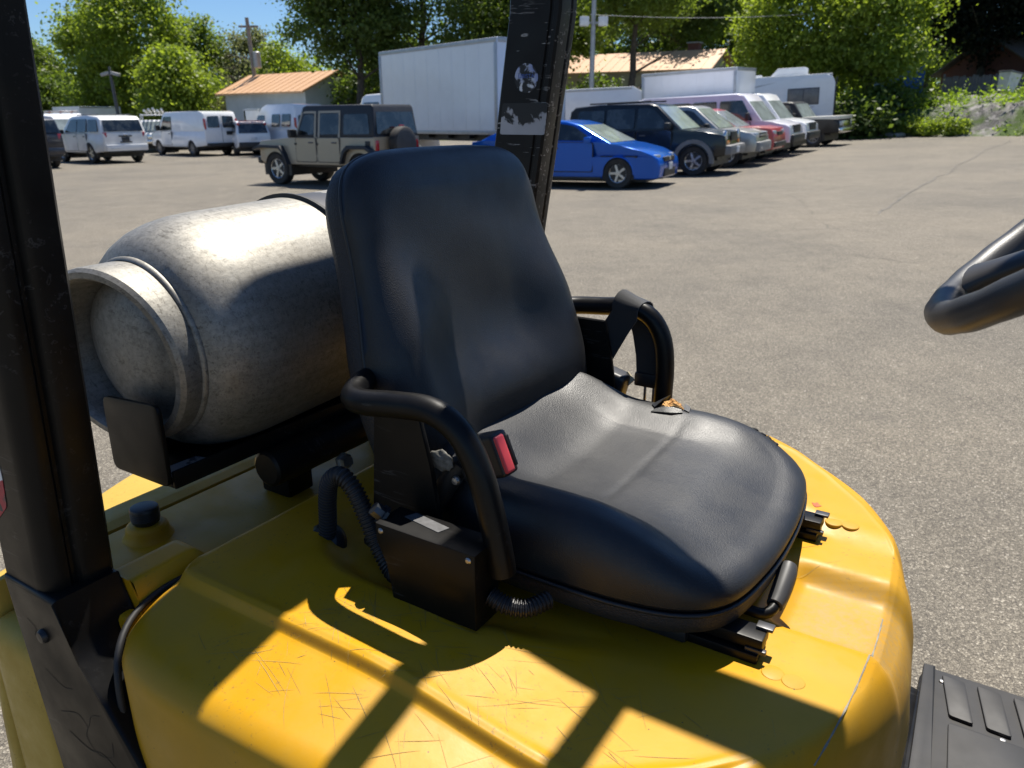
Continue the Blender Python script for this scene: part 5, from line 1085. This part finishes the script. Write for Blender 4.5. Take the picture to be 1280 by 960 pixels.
trailer('box_trailer', 'low pale trailer beside the black pillar behind the roof rack van', 58, 55, 95, 3.2, 2.2, .6, 2.15, WHITE2)
trailer('enclosed_trailer', 'white enclosed trailer with sloping front behind the black SUV', 762, 33.5, 100, 3.6, 2.1, .6, 2.62, WHITE, .42)
trailer('box_trailer', 'small white trailer peeping over the camper van roof', 324, 46, 120, 1.1, .9, .5, 2.25, WHITE2)
# ------------------------------------------------------------------ houses, fence, poles
ROOF = G('orange_metal_roof'); ROOF = ROOF.set(col=ROOF.mix(ROOF.noise(.8, 5, .6), (.52, .30, .15), (.62, .38, .21)), rough=.55)
def wallm(name, col): return flat(name, col, .8, var=.1, scale=1.5)
def house(name, label, C, a, L, D, ze, zr, wm, rm, seams=True):
    """gabled house: corner C, long wall running off along bearing a, gable depth D to its right"""
    r = empty(name, (C[0], C[1], gz(min(C[0], 40), C[1])-.1)); tag(r, label, 'house'); r.rotation_euler = (0, 0, math.pi/2-rad(a)); g0 = r.location.z; ze -= g0; zr -= g0
    b = bmesh.new(); bm_prism(b, [(0, 0), (0, ze), (-D/2, zr-.12), (-D, ze), (-D, 0)], 0, L, 'x'); bm_obj('wall', b, wm, r)
    for s_ in (0, 1):
        y0, y1 = (.45, -D/2) if s_ == 0 else (-D-.45, -D/2); dz = (zr-ze)/(D/2)*.45
        V = []
        for t in (0, .10):
            for x_ in (-.4, L+.4): V += [(x_, y0, ze-dz+t+.02), (x_, y1, zr+t+.02)]
        mesh('roof', V, [(0, 2, 3, 1), (4, 5, 7, 6), (0, 1, 5, 4), (2, 6, 7, 3), (0, 4, 6, 2), (1, 3, 7, 5)], rm, r)
        if seams:
            n = int(L/.62)
            for k in range(n+1):
                x_ = -.36+k*(L+.72)/n; p0, p1 = Vector((x_, y0, ze-dz+.125)), Vector((x_, y1, zr+.125)); d = (p1-p0); M = d.to_track_quat('X', 'Z').to_matrix().to_4x4()
                box('roof_seam', (p0+p1)/2, (d.length, .035, .03), rm, r, M)
    for x_ in (L*.25, L*.7):
        f = box('window', (x_, .03, ze*.55), (1.1, .08, 1.0), flat('white_frame', (.7, .7, .7), .5), r, bev=.01); box('pane', (x_, .07, ze*.55), (.95, .02, .86), GLASS, f)
    f = box('window', (-.03, -D*.5, ze*.55), (.08, 1.1, .9), flat('white_frame', (.7, .7, .7), .5), r, bev=.01); box('pane', (-.07, -D*.5, ze*.55), (.02, .95, .78), GLASS, f)
    return r
c1 = at(384, 45.5); h1 = house('house', 'pale blue house with an orange roof behind the off roader', (c1.x, c1.y), -50, 8.2, 4.2, at(384, 45.5, 112).z, at(418, 47.5, 91).z, wallm('pale_blue_siding', (.42, .47, .49)), ROOF)
c2 = at(880, 50); h2 = house('house', 'house with orange roof and brick chimney above the cutaway truck', (c2.x, c2.y), -58, 10.0, 4.4, at(880, 50, 84).z, at(893, 51.5, 63).z, wallm('beige_siding', (.40, .37, .31)), ROOF)
BRK = flat('red_brick', (.17, .065, .045), .85, var=.25, scale=8)
ch = box('chimney', (2.2, -3.6, at(915, 52, 72).z-h2.location.z), (.7, .7, 2.0), BRK, h2, bev=.02); box('chimney_cap', (2.2, -3.6, at(915, 52, 72).z-h2.location.z+1.03), (.82, .82, .08), flat('concrete', (.35, .34, .32), .9), ch)
c3 = at(1168, 50); h3 = house('brick_house', 'dark red brick house under the deep shade tree', (c3.x, c3.y), 78, 9.0, 7.0, at(1168, 50, 92).z, at(1205, 52, 56).z, wallm('red_brick_wall', (.13, .05, .038)), flat('dark_shingle', (.09, .075, .065), .9), False)
pb = at(1116, 47); sh = empty('shed', (pb.x, pb.y, gz(pb.x, pb.y)+1.0)); tag(sh, 'blue shed half hidden by the bright leafy tree', 'shed'); zt_ = at(1116, 47, 56).z-sh.location.z
box('wall', (0, 0, zt_/2), (1.7, 2.4, zt_), flat('blue_boards', (.025, .10, .30), .7), sh, bev=.02); prism('roof', [(-1.0, zt_), (0, zt_+.4), (1.0, zt_), (1.0, zt_+.08), (0, zt_+.5), (-1.0, zt_+.08)], -1.4, 1.4, flat('dark_shingle', (.09, .075, .065), .9), sh)
# weathered board fence on the bank
F0, F1 = at(1172, 42.5), at(1330, 41); fz = bank_z(F0.x, F0.y); fn_ = empty('board_fence', (F0.x, F0.y, fz)); tag(fn_, 'weathered grey board fence along the top of the bank', 'fence')
fd = Vector((F1.x-F0.x, F1.y-F0.y, 0)); fl = fd.length; fd.normalize(); fn_.rotation_euler = (0, 0, math.atan2(fd.y, fd.x))
FENCE = flat('weathered_boards', (.15, .14, .135), .95, var=.35, scale=3); zt_ = at(1230, 42, 92).z-fz
k = 0; xx = 0
fb = bmesh.new(); bm_box(fb, (0, 0, 0), (.135, .022, zt_)); fbm = bpy.data.meshes.new('board'); fb.to_mesh(fbm); fb.free()
while xx < fl:
    o = obj('board', fbm, FENCE, fn_); h_ = random.uniform(.9, 1.04); o.scale.z = h_; o.location = (xx, random.uniform(-.01, .01), zt_*h_/2-.05); o.rotation_euler = (0, random.uniform(-.03, .03), 0); xx += .15
for q in np.arange(0, fl, 2.4): box('post', (q, .07, zt_*.5), (.1, .1, zt_), FENCE, fn_)
for z_ in (.35, zt_-.35): box('rail', (fl/2, .035, z_), (fl, .04, .09), FENCE, fn_)
# white bin leaning on the bank
p = at(1250, 39.5); z_ = bank_z(p.x, p.y)+.18; bn = empty('waste_bin', (p.x, p.y, z_), .3); tag(bn, 'white bin with a grey lid tilted on the weedy bank', 'bin'); bn.rotation_euler = (0, rad(9), .3)
rings_mesh('bin_body', [[(sx*w_, sy*w_*.9, zz) for sx, sy in ((-1, -1), (1, -1), (1, 1), (-1, 1))] for w_, zz in ((.27, 0), (.36, .82))], flat('white_plastic', (.66, .66, .64), .5, dirt=.2), bn, 30, True, True)
box('bin_lid', (0, 0, .86), (.80, .74, .07), flat('grey_lid', (.16, .16, .165), .6), bn, bev=.02); box('bin_handle', (.42, 0, .78), (.05, .5, .05), flat('grey_lid', (.16, .16, .165), .6), bn, bev=.01)
p = ground_at(1277, 168); ps = box('marker_post', (0, 0, .35), (.16, .16, .8), TRIM, None, bev=.02); ps.location = (p.x, p.y, p.z); tag(ps, 'short dark post at the right edge of the lot', 'post')
# poles
POLE = flat('weathered_pole', (.24, .22, .20), .85, var=.3, scale=2); MET = flat('galvanised_steel', (.36, .37, .38), .5, .6)
def pole(name, label, u, y, vtop, r, mat, lean=0):
    p = at(u, y); z0 = gz(p.x, y); rt = empty(name, (p.x, y, z0)); tag(rt, label, 'pole'); h = at(u, y, vtop).z-z0
    tube('shaft', [(0, 0, 0), (lean*.5, 0, h*.5), (lean, 0, h)], [r, r*.9, r*.75], mat, rt, 12); return rt, h
lp, h = pole('lamp_pole', 'dark lamp pole with twin heads in front of the bright trees', 150, 50, 92, .12, flat('dark_pole', (.07, .075, .08), .5), -.16)
for s_ in (-1, 1): box('lamp_head', (-.16+s_*.3, 0, h-.02), (.52, .30, .18), flat('lamp_grey', (.34, .34, .33), .5), lp, Matrix.Rotation(s_*.25, 4, 'Y'), .04)
box('lamp_bracket', (-.16, 0, h+.14), (.12, .12, .5), flat('dark_pole', (.07, .075, .08), .5), lp)
up, h = pole('utility_pole', 'wooden utility pole with a transformer left of the orange roof', 326, 52, 22, .15, POLE, -.25)
lathe('transformer', [(0, .5), (.2, .49), (.24, .45), (.24, -.4), (.2, -.45), (0, -.45)], (.20, -.25, h*.68), (0, 0, 1), MET, up, 20); box('cross_arm', (-.2, 0, h-.5), (1.2, .1, .12), POLE, up); box('meter_box', (.14, -.1, h*.47), (.3, .25, .5), MET, up, bev=.02)
tp_, h = pole('light_pole', 'tall grey light pole right of the scraped guard pillar', 738, 38, -70, .125, MET)
for s_ in (-1, 1): box('floodlight', (s_*.42, -.1, at(738, 38, 27).z-tp_.location.z), (.42, .25, .40), flat('lamp_glass', (.62, .64, .66), .3), tp_, bev=.04)
box('light_bracket', (0, 0, at(738, 38, 27).z-tp_.location.z-.05), (.9, .08, .08), MET, tp_)
w0, w1 = at(738, 38, 18), at(1120, 43, 6); Q = [w0.lerp(w1, t)-Vector((0, 0, 1.1*4*t*(1-t)*.3)) for t in np.linspace(0, 1, 24)]
tag(tube('overhead_wire', Q, .012, flat('wire_grey', (.25, .25, .25), .6), None, 6), 'thin overhead wire crossing in front of the right trees', 'wire')
w0, w1 = up.location+Vector((-.2, 0, at(326, 52, 24).z-up.location.z)), at(40, 60, 5); Q = [w0.lerp(w1, t)-Vector((0, 0, 1.5*4*t*(1-t)*.3)) for t in np.linspace(0, 1, 24)]
